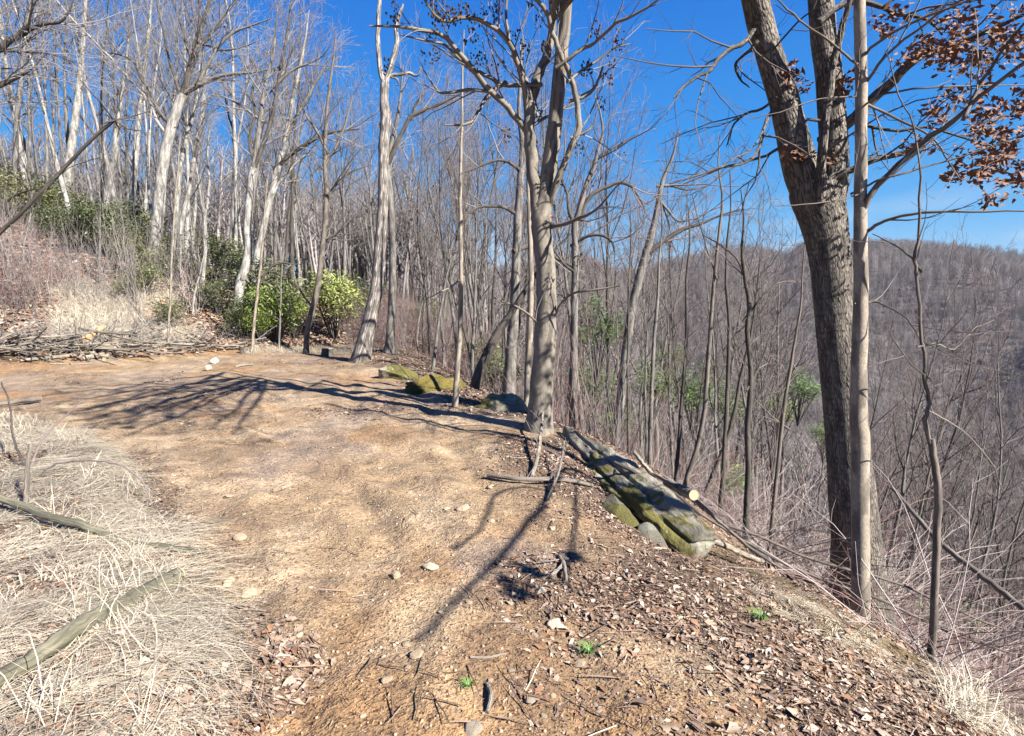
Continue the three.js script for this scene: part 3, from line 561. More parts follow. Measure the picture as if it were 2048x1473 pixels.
tree({
  label: 'straight pale pole tree standing in front of the mossy boulders left of the two-stemmed tree', d: 9.3, bark: M.beige, twig: M.twigGrey, flare: 1.15, shoots: { ...plainTwigs, len: [0.8, 0.35, 0.2], minR: 0.003, dens: [2.4, 3, 3] }, trunkTw: 1, twFrom: 0.45, sides: 9,
  trunk: [[911, 792, 12], [914, 740, 11], [919, 680, 10], [921, 620, 9.5], [922, 540, 8.5], [921, 440, 7.5], [921, 340, 6.5], [924, 230, 5], [925, 140, 3.5], [928, 60, 2]],
  limbs: [{ pts: [[919, 560, 4], [900, 575, 3.5, -0.2], [870, 590, 2.5, -0.3], [848, 600, 1.5, -0.4]], tw: 0.5 }],
});
tree({
  label: 'thick pale trunk rising behind the boulder left of the two-stemmed tree', d: 13.2, bark: M.grey, twig: M.twigGrey, flare: 1.2, shoots: plainTwigs, trunkTw: 0.8, twFrom: 0.6, sides: 12,
  trunk: [[1018, 800, 26], [1020, 745, 24], [1023, 690, 21], [1028, 630, 19], [1031, 560, 18], [1034, 480, 17], [1037, 420, 16], [1042, 350, 14], [1045, 290, 12], [1038, 220, 8], [1042, 150, 5], [1046, 70, 2.5]],
  limbs: [{ bark: M.dark, pts: [[1042, 345, 8], [1020, 325, 7, -0.2], [995, 320, 6, -0.3], [965, 330, 5, -0.5], [930, 345, 3, -0.6]] }, { bark: M.dark, pts: [[1034, 430, 8], [1010, 415, 7, -0.2], [980, 412, 6, -0.4], [950, 418, 4, -0.6], [915, 440, 2, -0.8]] }, { bark: M.dark, pts: [[1036, 500, 10], [1070, 490, 10, 0.3], [1110, 515, 8, 0.5], [1150, 535, 5, 0.6]] }],
});
tree({
  label: 'dark leaning trunk slanting up to the right behind the mossy boulders', d: 12.6, bark: M.dark, twig: M.twigDark, shoots: plainTwigs, flare: 1.1, sides: 10,
  trunk: [[945, 790, 22], [960, 740, 20], [978, 700, 18], [1000, 660, 17], [1020, 630, 14], [1045, 590, 11], [1075, 545, 8], [1110, 500, 5], [1150, 460, 2.5]], trunkTw: 0.8,
});
tree({
  label: 'thin pale stem standing against the left side of the two-stemmed tree', d: 9.6, bark: M.beige, twig: M.twigGrey, flare: 1.15, shoots: { ...plainTwigs, len: [0.9, 0.4, 0.2], minR: 0.003 }, trunkTw: 0.9, sides: 9,
  trunk: [[1054, 815, 14], [1056, 740, 13], [1060, 660, 12], [1062, 590, 11], [1061, 500, 10], [1058, 420, 9], [1056, 340, 7], [1052, 260, 5], [1046, 170, 3], [1040, 90, 2]],
});
tree({
  label: 'pale grey tree just right of the two-stemmed tree with dark looping limbs', d: 11, bark: M.grey, twig: M.twigRed, flare: 1.2, shoots: plainTwigs, sides: 11, trunkTw: 0.5, twFrom: 0.6,
  trunk: [[1146, 850, 16], [1147, 760, 16], [1148, 680, 15], [1149, 600, 14], [1150, 540, 14], [1151, 480, 14], [1150, 450, 14], [1158, 425, 11], [1167, 390, 10], [1178, 355, 9], [1192, 325, 8], [1195, 300, 7], [1206, 270, 5], [1200, 225, 3.5], [1190, 190, 2]],
  limbs: [
    { bark: M.dark, pts: [[1160, 436, 9], [1172, 405, 8], [1190, 385, 8], [1214, 374, 7], [1238, 365, 7], [1258, 370, 6], [1272, 385, 5], [1284, 405, 4], [1292, 425, 2.5]] },
    { bark: M.dark, pts: [[1152, 486, 7], [1172, 474, 6, -0.1], [1200, 470, 6, -0.2], [1222, 482, 5, -0.3], [1230, 505, 3, -0.4]] },
    { bark: M.dark, pts: [[1150, 455, 8], [1138, 420, 7], [1136, 390, 6, 0.1], [1120, 350, 4, 0.2], [1112, 310, 2.5, 0.3]] },
    { bark: M.dark, pts: [[1195, 318, 6], [1215, 300, 5], [1240, 290, 4, 0.2], [1270, 270, 2.5, 0.3]] },
    { bark: M.dark, pts: [[1150, 545, 6], [1130, 530, 6, -0.3], [1105, 495, 5, -0.5], [1095, 480, 3, -0.6]] },
  ],
});
tree({
  label: 'leaning patchy-barked tree slanting right on the slope beyond the long mossy rock', d: 13, bark: M.grey, twig: M.twigRed, flare: 1.2, shoots: plainTwigs, trunkTw: 0.6, sides: 10,
  trunk: [[1236, 850, 19], [1244, 770, 18], [1252, 700, 17], [1262, 630, 17], [1275, 570, 17], [1290, 515, 17], [1302, 475, 14], [1312, 430, 11], [1320, 385, 9], [1328, 355, 8], [1345, 315, 5], [1358, 260, 2.5]],
  limbs: [{ bark: M.dark, pts: [[1298, 505, 11], [1320, 488, 10], [1345, 470, 9], [1368, 458, 8], [1400, 448, 6], [1440, 432, 4], [1480, 418, 2]] }, { pts: [[1324, 372, 6], [1345, 372, 5], [1375, 380, 4], [1420, 370, 2]] }, { pts: [[1318, 400, 6], [1340, 425, 5], [1355, 442, 4], [1390, 438, 2]] }],
});
{                                                     // a slim tree a step beyond the right edge of the view; its limb crosses the sun and shades the dirt
  const R = rng(4321), x = 4.5, d = 3.5, base = V(x, H(x, -d), -d), t = thing('bare_tree', 'slim tree just outside the right edge whose limb shades the dirt', 'tree', base);
  const k = 1 / Math.tan(0.63 * 0 + Math.atan(Math.tan(0.63))), sh = (px, py, h) => { const g = G(px, py); return V(g.x + Math.sin(0.93) * h * k, g.y + h, g.z + Math.cos(0.93) * h * k).sub(base); };
  const fork = V(-0.1, 3.9, 0.1), tp = [V(0.05, -0.3, 0), V(0, 0.8, 0), V(-0.06, 2.2, 0.06), fork, V(0.1, 6, -0.1), V(0.3, 9, 0.1)];
  mesh('trunk', new MB().tube(new THREE.CatmullRomCurve3(tp).getPoints(24), Array.from({ length: 25 }, (_, q) => 0.075 - q * 0.0025), 10, 3, 0.1).geo(), M.sapling, t);
  const tw = new MB();
  for (const pts of [[fork, sh(1150, 940, 3.3), sh(1060, 1040, 3.3), sh(985, 1130, 3.25), sh(905, 1210, 3.2), sh(835, 1285, 3.2)], [sh(1110, 985, 3.3), sh(1000, 985, 3.1), sh(960, 1060, 3.0), sh(905, 1100, 2.9)], [sh(1150, 940, 3.3), sh(1140, 1100, 2.9), sh(1135, 1180, 2.8)]]) {
    const c = new THREE.CatmullRomCurve3(pts).getPoints(26), r0 = pts.length > 5 ? 0.03 : 0.016; mesh('limb', new MB().tube(c, c.map((_, q) => lerp(r0, 0.014, q / 26)), 7, 3, 0.1).geo(), M.sapling, t);
    shoots(tw, c, r0, 0.009, R, { dens: [0.9, 2], len: [0.4, 0.2], rad: [0.006, 0.004], minR: 0.003, spread: 0.6, up: 0.2, curl: 0.3 });
  }
  mesh('twigs', tw.geo(), M.twigGrey, t, 'stuff');
  mesh('dead_leaves', leafBunch([sh(1065, 1150, 2.9), sh(1050, 1140, 2.9), sh(1022, 1170, 2.9), sh(1018, 1185, 2.9), sh(1128, 1110, 2.9)], 12, 0.07, V(0, 0, 0), R, 0.9), M.deadLeaf, t, 'stuff');
}
// stems on the slope right of the clearing
const slope = [
  [8.6, M.dark, 'dark sapling nearest beyond the upper end of the long mossy rock', [[1352, 960, 9], [1358, 880, 8], [1364, 800, 8], [1370, 720, 7], [1374, 640, 6.5], [1373, 560, 5], [1380, 480, 3.5], [1376, 410, 2]], []],
  [8.4, M.sapling, 'slim bending stem that leaves the slope behind the sawn log end', [[1362, 1000, 12], [1378, 945, 12], [1396, 890, 11], [1408, 830, 10], [1413, 770, 10], [1418, 700, 9], [1424, 620, 8], [1430, 550, 7], [1438, 470, 6], [1445, 400, 4.5], [1437, 330, 3], [1440, 270, 2]], [[[1430, 545, 5], [1415, 500, 4, 0.2], [1400, 450, 3, 0.3], [1385, 390, 2, 0.4]]]],
  [9.2, M.dark, 'straight dark stem at the middle of the slope with few side branches', [[1440, 1020, 11], [1446, 950, 10], [1450, 880, 9], [1454, 800, 9], [1457, 720, 8], [1458, 640, 7.5], [1452, 560, 6], [1455, 480, 4.5], [1462, 410, 3], [1460, 340, 2]], [[[1456, 690, 4], [1480, 660, 3.5], [1505, 640, 2.5], [1540, 600, 1.5]]]],
  [7.8, M.dark, 'thicker wavy dark trunk halfway between the mossy rock and the oak', [[1492, 1070, 15], [1495, 990, 14], [1497, 920, 13], [1495, 850, 13], [1502, 780, 12], [1500, 720, 11], [1494, 660, 10], [1499, 610, 10], [1490, 555, 9], [1484, 500, 6], [1488, 440, 4], [1482, 380, 2]], [[[1497, 630, 6], [1520, 600, 5], [1560, 560, 4, 0.2], [1610, 520, 2.5, 0.3]], [[1492, 560, 5], [1475, 520, 4], [1440, 490, 3], [1405, 470, 2]], [[1500, 770, 5], [1520, 730, 4, 0.2], [1538, 680, 3, 0.3], [1560, 620, 2, 0.4]]]],
  [8, M.sapling, 'thin pale stem leaning right just left of the oak', [[1540, 1090, 10], [1548, 1010, 9.5], [1556, 930, 9], [1563, 860, 9], [1572, 790, 8], [1582, 730, 7], [1592, 670, 6], [1602, 610, 4.5], [1606, 540, 3], [1612, 470, 2]], [[[1575, 770, 4], [1600, 740, 3.5], [1630, 720, 2]], [[1566, 850, 4], [1540, 830, 3], [1510, 800, 2]]]],
  [10, M.dark, 'slanting dark stem crossing the slope between two straight stems', [[1400, 1010, 10], [1425, 950, 9], [1450, 890, 8.5], [1470, 820, 8], [1482, 750, 7], [1500, 680, 6], [1512, 600, 4], [1520, 520, 2.5]], []],
  [11.5, M.grey, 'slim grey stem beyond the middle of the long mossy rock', [[1300, 900, 9], [1302, 820, 8.5], [1305, 740, 8], [1310, 660, 7], [1316, 590, 6], [1318, 520, 4.5], [1325, 450, 3], [1322, 390, 2]], []],
  [10.5, M.dark, 'very thin black stem rising from the crest of the long mossy rock', [[1257, 905, 5], [1256, 820, 5], [1255, 740, 4.5], [1257, 650, 4], [1258, 560, 3], [1262, 480, 2], [1260, 400, 1.5]], []],
];
for (const [d, bk, label, trunk, limbs] of slope) tree({ name: 'sapling', label, d, bark: bk, twig: M.twigRed, flare: 1.15, trunk, trunkTw: 0.9, twFrom: 0.3, sides: 8, shoots: { ...plainTwigs, dens: [2.2, 3, 3], len: [1, 0.45, 0.2], minR: 0.0032, up: 0.2 }, limbs: limbs.map((pts) => ({ pts })) });

// trees on the hillside at the left
const hillTwigs = { dens: [2.3, 3.2, 3.4], len: [2.2, 1.05, 0.55], rad: [0.026, 0.012, 0.008], minR: 0.0055, spread: 0.72, up: 0.15, curl: 0.55 };
tree({
  label: 'big white-barked spreading tree on the left bank, its dark limbs fanning out', d: 24, bark: M.white, twig: M.twigGrey, flare: 1.35, sides: 14, shoots: hillTwigs, step: 0.3,
  trunk: [[302, 530, 29.6], [307, 500, 24.2], [313, 450, 22.6], [318, 390, 21.8], [326, 330, 21.8], [335, 280, 21.1], [345, 245, 20.3], [356, 212, 18.7], [366, 188, 18.7]],
  limbs: [
    { bark: M.grey, pts: [[366, 188, 10.1], [395, 172, 9.36], [425, 157, 8.58], [455, 149, 7.02], [500, 145, 5.46], [540, 138, 3.12], [570, 128, 1.56]] },
    { bark: M.dark, stem: true, pts: [[366, 190, 13.3], [376, 150, 11.7], [385, 115, 10.9], [393, 80, 10.1], [404, 50, 8.58], [418, 5, 6.24], [430, -50, 3.9], [445, -110, 1.56]] },
    { bark: M.grey, pts: [[370, 185, 8.58], [394, 165, 7.8], [416, 130, 7.02], [436, 95, 6.24], [462, 68, 5.46], [500, 52, 3.9], [540, 38, 2.34]] },
    { bark: M.grey, pts: [[378, 150, 7.02], [396, 110, 6.24], [418, 70, 5.46], [448, 30, 4.68], [480, -10, 3.12], [510, -60, 1.56]] },
    { bark: M.dark, pts: [[342, 250, 9.36], [320, 228, 8.58], [300, 185, 7.8], [280, 152, 7.02], [268, 125, 5.46], [240, 110, 3.9], [200, 105, 1.95]] },
    { bark: M.white, pts: [[336, 272, 7.02], [315, 245, 6.24], [303, 212, 6.24], [285, 188, 5.46], [250, 150, 5.46], [215, 110, 4.68], [180, 75, 4.68], [150, 45, 3.9], [112, 0, 3.12], [70, -50, 1.56]] },
    { bark: M.dark, pts: [[360, 200, 7.02], [352, 165, 6.24], [338, 120, 5.46], [328, 70, 4.68], [316, 20, 3.9], [310, -40, 2.34]] },
    { bark: M.dark, pts: [[383, 120, 6.24], [372, 90, 5.46], [362, 50, 4.68], [345, 0, 3.12], [335, -50, 1.56]] },
    { bark: M.grey, pts: [[390, 95, 6.24], [410, 90, 5.46], [440, 100, 4.68], [480, 95, 3.12], [520, 80, 1.95]] },
  ],
});
tree({
  label: 'white curved trunk at the foot of the left bank above the green shrubs', d: 20.5, bark: M.white, twig: M.twigGrey, flare: 1.2, sides: 12, shoots: hillTwigs, step: 0.3,
  trunk: [[475, 622, 19], [477, 590, 19], [482, 560, 20], [492, 528, 19], [496, 500, 17], [494, 450, 16], [498, 400, 15], [502, 360, 15], [506, 335, 14]],
  limbs: [
    { stem: true, bark: M.grey, pts: [[506, 340, 11], [512, 300, 10], [518, 255, 10], [524, 210, 8], [532, 160, 7], [545, 110, 5], [552, 50, 3], [556, 0, 1.5]] },
    { stem: true, bark: M.dark, pts: [[507, 338, 10], [524, 295, 9], [542, 240, 8], [552, 190, 8], [560, 140, 7], [572, 80, 5], [580, 20, 3], [586, -40, 1.5]] },
    { bark: M.dark, pts: [[508, 325, 7], [498, 280, 6], [510, 230, 6], [505, 180, 5], [515, 150, 4], [500, 110, 2]] },
    { bark: M.grey, pts: [[556, 165, 6], [585, 140, 5], [615, 128, 4], [650, 110, 2]] },
    { bark: M.grey, pts: [[520, 240, 6], [480, 210, 5], [450, 195, 3], [420, 190, 2]] },
  ],
});
tree({
  label: 'tall grey double-topped tree right of the white curved trunk', d: 23, bark: M.white, twig: M.twigGrey, flare: 1.2, sides: 11, shoots: hillTwigs, step: 0.3, trunkTw: 0.6,
  trunk: [[500, 590, 15], [508, 545, 14], [516, 500, 14], [526, 460, 13], [534, 420, 13], [545, 375, 13], [556, 335, 12], [566, 295, 10], [576, 250, 9], [586, 195, 8], [598, 140, 6], [610, 80, 4], [618, 20, 2]],
  limbs: [{ bark: M.dark, pts: [[556, 332, 9], [580, 310, 8], [610, 290, 8], [645, 270, 6], [680, 262, 4], [720, 258, 2]] }, { bark: M.grey, pts: [[566, 292, 7], [590, 240, 7], [615, 195, 6], [640, 150, 5], [665, 110, 2.5]] }, { bark: M.white, pts: [[540, 400, 7], [562, 360, 6], [590, 330, 5], [620, 300, 3]] }],
});
tree({
  label: 'crooked brown tree at the far edge of the dirt between the two bright green bushes', d: 18.6, bark: M.sapling, twig: M.twigDark, flare: 1.2, sides: 10, shoots: { ...hillTwigs, len: [1.6, 0.8, 0.4] }, step: 0.3, trunkTw: 0.8,
  trunk: [[612, 706, 11], [614, 665, 11], [622, 628, 12], [631, 595, 12], [638, 555, 11], [643, 510, 10.5], [648, 465, 10], [652, 420, 10], [652, 370, 9], [649, 310, 8], [652, 250, 7], [657, 190, 6], [665, 130, 4], [672, 70, 2]],
  limbs: [{ pts: [[622, 612, 5], [605, 590, 4], [590, 562, 3], [585, 530, 2]], tw: 0.4 }, { pts: [[650, 400, 6], [672, 370, 5], [700, 345, 4], [740, 330, 2]] }, { pts: [[650, 330, 6], [668, 300, 5], [690, 250, 4], [705, 190, 2]] }, { pts: [[652, 300, 5], [632, 260, 5], [612, 230, 3], [595, 180, 2]] }, { pts: [[645, 480, 5], [670, 470, 4], [700, 440, 3], [730, 425, 2]] }],
});
for (const [d, w, label, pts, bk] of [
  [17.2, 1, 'thin pale sapling in front of the right end of the brush pile', [[335, 703, 6], [337, 650, 5.5], [341, 590, 5], [342, 530, 5], [346, 470, 4.5], [350, 400, 4], [356, 330, 3], [360, 270, 2]], M.beige],
  [18, 1, 'thin pale sapling at the far dirt edge with one arching side branch', [[504, 706, 7], [507, 660, 6.5], [512, 610, 6], [517, 565, 6], [522, 520, 5], [527, 470, 4], [530, 410, 3], [536, 350, 2]], M.beige],
  [19, 1, 'very thin grey sapling directly in front of the dark green shrubs', [[557, 708, 4], [559, 660, 4], [561, 610, 3.5], [562, 560, 3], [566, 500, 2]], M.grey],
  [22, 1, 'short white sapling on the bank left of the white curved trunk', [[404, 588, 8], [407, 545, 7], [410, 500, 7], [409, 460, 7], [412, 420, 6], [418, 370, 5], [414, 310, 4], [420, 250, 2]], M.white],
  [26, 1, 'tall white trunk directly right of the big spreading tree, bending right', [[348, 462, 11], [352, 420, 10], [356, 380, 10], [361, 330, 9], [370, 285, 10], [382, 240, 9], [392, 200, 7], [398, 140, 5], [402, 70, 3]], M.white],
  [27, 1, 'white trunk second to the right of the big spreading tree', [[360, 460, 11], [368, 420, 10], [378, 380, 9], [385, 335, 8], [392, 290, 9], [402, 240, 8], [408, 180, 6], [420, 110, 3]], M.white],
  [30, 1, 'pale trunk leaning right above the green shrubs at far left', [[212, 400, 14], [220, 360, 13], [228, 310, 12], [232, 270, 11], [240, 210, 9], [250, 140, 6], [258, 60, 3]], M.white],
  [31, 1, 'twin-stemmed white tree standing on the green shrub crest at left', [[140, 312, 18], [146, 265, 16], [152, 220, 15], [158, 170, 13], [164, 110, 11], [168, 50, 8], [172, -20, 5]], M.white],
  [30, 1, 'white trunk right of the twin-stemmed one on the shrub crest', [[268, 350, 13], [272, 300, 12], [276, 240, 11], [284, 180, 10], [292, 110, 8], [300, 30, 5], [306, -50, 3]], M.white],
]) tree({ name: d < 20 ? 'sapling' : 'bare_tree', label, d, bark: bk, twig: M.twigGrey, trunk: pts, flare: 1.15, sides: d < 20 ? 7 : 10, step: 0.3, trunkTw: 1.1, twFrom: d < 20 ? 0.35 : 0.4, shoots: d < 20 ? { ...hillTwigs, len: [0.8, 0.4, 0.2], rad: [0.008, 0.005, 0.004], minR: 0.004, dens: [2, 3, 3] } : hillTwigs,
  limbs: label.includes('arching') ? [{ pts: [[517, 575, 4], [528, 550, 4], [545, 533, 4], [565, 526, 3.5], [590, 530, 2]], bark: M.dark, tw: 0.5 }] : [] });
tree({
  name: 'sapling', label: 'dark leaning sapling reaching in from the left edge over the bank', d: 6, bark: M.dark, twig: M.twigRed, flare: 1, sides: 8, lump: 0.1, trunkTw: 0, cap: true,
  trunk: [[-120, 600, 12], [-60, 530, 11], [0, 464, 10], [40, 428, 9.5], [78, 388, 9], [115, 350, 8.5], [150, 312, 8], [180, 282, 7.5], [212, 254, 7], [232, 238, 7]],
  shoots: { dens: [2.4, 3], len: [0.5, 0.25], rad: [0.005, 0.003], spread: 0.6, up: 0.1, curl: 0.3 },
  limbs: [{ pts: [[230, 240, 4], [238, 205, 3.5], [243, 170, 3]], tw: 0.6 }, { pts: [[228, 242, 4], [200, 205, 3, -0.2], [160, 160, 2, -0.3]], tw: 1.2 }, { pts: [[232, 240, 4], [260, 235, 3, 0.1], [300, 222, 2, 0.2]], tw: 2 }, { pts: [[232, 243, 4], [255, 258, 3], [290, 262, 2]], tw: 2 }, { pts: [[20, 445, 5], [10, 410, 5], [30, 390, 5], [62, 380, 4], [88, 378, 2]], tw: 0.6 }, { pts: [[118, 350, 3], [150, 330, 2.5, 0.2], [200, 315, 2, 0.3]], tw: 1.5 }, { pts: [[60, 405, 3], [55, 350, 2.5, -0.1], [30, 290, 2, -0.2]], tw: 1.5 }, { pts: [[95, 370, 3], [110, 320, 2.5, 0.1], [95, 260, 2, 0.2]], tw: 1.5 }],
});
tree({
  label: 'dark-limbed tree at the left edge whose heavy limb reaches into the upper corner', d: 13, bark: M.dark, twig: M.twigGrey, sides: 10, shoots: hillTwigs, flare: 1.2,
  trunk: [[-230, 640, 44], [-225, 500, 40], [-215, 380, 36], [-200, 280, 32], [-190, 200, 26], [-185, 100, 18], [-180, -60, 8]],
  limbs: [{ pts: [[-195, 240, 18], [-120, 170, 17], [-50, 125, 16], [0, 98, 15], [24, 78, 14], [44, 68, 13], [62, 58, 9], [90, 48, 8], [118, 44, 6], [138, 22, 4], [150, -10, 2]] }, { pts: [[-205, 320, 14], [-120, 240, 13], [-40, 190, 11], [0, 172, 10], [30, 158, 7], [60, 140, 4], [90, 110, 2]] }, { pts: [[-200, 250, 10], [-100, 140, 9], [-20, 105, 7], [40, 103, 6], [100, 108, 4], [150, 125, 2]] }],
});

// ------------------------------------------------------------------ the rest of the wood: a few kinds of bare tree, each copied, scaled and turned
function forestKind(seed, o) {                         // 15 m tall, standing at the origin
  const R = rng(seed), h = 15, trunk = [V(0, -0.8, 0)], rad = [o.r * 1.35];
  const lean = V(R() - 0.5, 0, R() - 0.5).multiplyScalar(o.lean ?? 0.18);
  const n = 14; let p = V(0, 0, 0), dir = V(lean.x, 1, lean.z).normalize();
  const T = [p.clone()], TR = [o.r * 1.12];
  for (let k = 1; k <= n; k++) {
    dir.x += (R() - 0.5) * 0.26; dir.z += (R() - 0.5) * 0.26; dir.y += 0.07; dir.normalize();
    p = p.clone().addScaledVector(dir, h / n); T.push(p); TR.push(o.r * Math.max(0.08, Math.pow(1 - k / n, 0.8)) * (k < o.fork * n ? 1 : 0.8));
  }
  const tb = new MB().tube([...trunk, ...T], [...rad, ...TR], 8, seed, 0.12);
  const lim = new MB(), tw = new MB();
  const L = o.limbs;
  for (let k = 0; k < L; k++) {
    const t = lerp(o.fork, 0.97, Math.pow((k + R() * 0.7) / L, 0.85)), f = t * n, i = Math.min(n - 1, Math.floor(f)), q = T[i].clone().lerp(T[i + 1], f - i);
    const a = k * 2.4 + R() * 0.9, sp = o.spread * (0.6 + R() * 0.7), d = V(Math.cos(a) * Math.sin(sp), Math.cos(sp), Math.sin(a) * Math.sin(sp));
    const len = h * o.reach * (1 - 0.62 * ((t - o.fork) / (1 - o.fork))) * (0.6 + R() * 0.6), r0 = lerp(TR[i], TR[i + 1], f - i) * (0.4 + 0.25 * R());
    const c = path(q, d, len, 7, 0.42, 0.06, R), cr = c.map((_, w) => lerp(r0, 0.012, w / 7));
    lim.tube(c, cr, r0 > 0.05 ? 5 : 4, k, 0.1);
    shoots(tw, c, r0, 0.012, R, { dens: o.dens, len: o.len, rad: [0.03, 0.013, 0.0085], minR: 0.0065, spread: 0.8, up: 0.12, curl: 0.6, rise: 0.05, seg: 3, from: [0.15, 0.1, 0.1] });
  }
  return { trunk: tb.geo(), limbs: lim.geo(), twigs: tw.geo() };
}
const kinds = [
  forestKind(201, { r: 0.20, fork: 0.38, limbs: 13, spread: 0.8, reach: 0.36, dens: [1.9, 2.4, 2.8], len: [2.0, 1.0, 0.5] }),
  forestKind(202, { r: 0.16, fork: 0.42, limbs: 12, spread: 0.65, reach: 0.32, dens: [1.9, 2.4, 2.8], len: [1.8, 0.95, 0.5] }),
  forestKind(203, { r: 0.23, fork: 0.3, limbs: 14, spread: 0.9, reach: 0.38, dens: [1.8, 2.3, 2.6], len: [2.1, 1, 0.5] }),
  forestKind(204, { r: 0.12, fork: 0.35, limbs: 14, spread: 0.6, reach: 0.22, dens: [2.0, 2.5, 2.8], len: [1.5, 0.8, 0.45], lean: 0.3 }),
  forestKind(205, { r: 0.17, fork: 0.33, limbs: 13, spread: 0.55, reach: 0.4, dens: [1.8, 2.4, 2.6], len: [1.9, 0.95, 0.5], lean: 0.4 }),
  forestKind(206, { r: 0.105, fork: 0.16, limbs: 18, spread: 0.7, reach: 0.2, dens: [2.0, 2.4, 2.6], len: [1.3, 0.7, 0.4], lean: 0.3 }),
];
const skyline = table([[-300, -300], [0, -260], [300, -160], [480, -80], [560, -40], [640, 30], [700, 60], [745, 150], [800, 190], [870, 190], [960, 160], [1050, 150], [1150, 160], [1250, 200], [1330, 270], [1420, 260], [1500, 340], [1600, 420], [1750, 430], [1900, 425], [2050, 435], [2400, 420]]);
const marks = [[60, 'at the left edge'], [200, 'near the twin-stemmed tree'], [330, 'left of the big spreading tree'], [470, 'between spreading tree and curved trunk'], [600, 'behind the bright bush'], [720, 'between lime bush and snag'], [860, 'right of the leaning snag'], [960, 'behind the pale pole tree'], [1080, 'left of the two-stemmed tree'], [1190, 'right of the two-stemmed tree'], [1300, 'around the patchy tree'], [1440, 'behind the slim bending stem'], [1560, 'around the wavy dark trunk'], [1690, 'just left of the thick oak'], [1850, 'right of the beige trunk'], [9999, 'beyond the crooked sapling']];
const protos = {};
function forestTree(kind, look, x, z, hgt, turn, label, group) {
  const key = kind + look; let o;
  if (!protos[key]) {
    o = thing('bare_tree', label, 'tree', V(x, H(x, z), z), group);
    const [b, l, t] = { white: [M.white, M.dark, M.twigGrey], grey: [M.grey, M.dark, M.twigGrey], red: [M.grey, M.dark, M.twigRed], dark: [M.dark, M.dark, M.twigRed] }[look];
    mesh('trunk', kinds[kind].trunk, b, o); mesh('limbs', kinds[kind].limbs, l, o, 'stuff'); mesh('twigs', kinds[kind].twigs, t, o, 'stuff');
    protos[key] = o;
  } else { o = copyOf(protos[key], label, group); o.position.set(x, H(x, z), z); }
  const s = hgt / 15, w = s * (hgt < 9 ? 0.85 : 0.68);
  o.scale.set(w, s, w); o.rotation.set(0, turn, 0);
  return o;
}
const fr = rng(77), taken = [];
function scatter(n, px0, px1, d0, d1, looks, ks, label, group, opt = {}) {
  for (let k = 0, tries = 0; k < n && tries < n * 30; tries++) {
    const px = lerp(px0, px1, fr()), d = lerp(d0, d1, Math.pow(fr(), opt.near ?? 0.8)), x = (px - 1024) / F * d, z = -d;
    if (opt.ok && !opt.ok(x, d, px)) continue;
    if (taken.some(([a, b]) => Math.hypot(a - x, b - d) < (opt.gap ?? 1.6))) continue;
    const gy = H(x, z), top = skyline(px) + (fr() - 0.25) * (opt.jit ?? 140);
    let h = EYE + (600 - top) / F * d - gy; h = Math.min(h, (opt.maxH ?? 21) * (0.7 + 0.45 * fr()));
    if (h < (opt.minH ?? 5)) continue;
    taken.push([x, d]); k++;
    const look = looks[Math.floor(fr() * looks.length)], where = marks.find((m) => px < m[0])[1], tone = { white: 'pale', grey: 'grey', dark: 'dark-barked', red: 'reddish-twigged' }[look], size = h < 7 ? 'small' : h < 12 ? 'mid-sized' : 'tall';
    const text = `${size} ${tone} tree ${label} ${where}`;
    forestTree(ks[Math.floor(fr() * ks.length)], look, x, z, h, fr() * 6.3, text, text);
  }
}
const onHill = (x, d) => hillS(x, d) > 2.5;
scatter(22, -60, 480, 25, 40, ['white', 'grey', 'grey'], [0, 1, 3, 4], 'on the bank', 0, { ok: onHill, gap: 2 });
scatter(32, -80, 560, 36, 62, ['white', 'grey', 'grey'], [0, 1, 2, 4], 'far up the hillside', 0, { ok: onHill, gap: 2 });
scatter(14, -40, 470, 19, 34, ['white', 'grey'], [5, 5, 3], 'low on the bank', 0, { ok: onHill, maxH: 7, minH: 3, jit: 900, gap: 1.2 });
scatter(38, 520, 1040, 24, 52, ['grey', 'grey', 'white', 'dark'], [0, 1, 3, 4, 5], 'in the far wood', 0, { maxH: 18, gap: 1.5 });
scatter(30, 700, 1100, 15.5, 27, ['grey', 'dark', 'red'], [3, 5, 1], 'near the boulders', 0, { ok: (x, d) => x - edgeX(d) > 1.2, maxH: 11, minH: 3, gap: 1.1, jit: 350 });
scatter(26, 1090, 1640, 12, 24, ['red', 'dark', 'grey', 'grey'], [3, 5, 4], 'upper on the slope', 0, { maxH: 13, minH: 3, gap: 1.1, jit: 330 });
scatter(25, 1080, 1700, 24, 55, ['red', 'grey', 'grey', 'dark'], [0, 1, 2, 4], 'farther downhill', 0, { maxH: 20, gap: 1.8, jit: 220 });
scatter(24, 1740, 2120, 9, 22, ['red', 'red', 'dark'], [5, 3, 2], 'in the brambles', 0, { maxH: 9, minH: 2.5, gap: 1.2, jit: 420 });
scatter(18, 1700, 2150, 22, 60, ['grey', 'red', 'dark'], [0, 2, 4], 'low on the valley side', 0, { maxH: 19, gap: 2.2, jit: 160 });

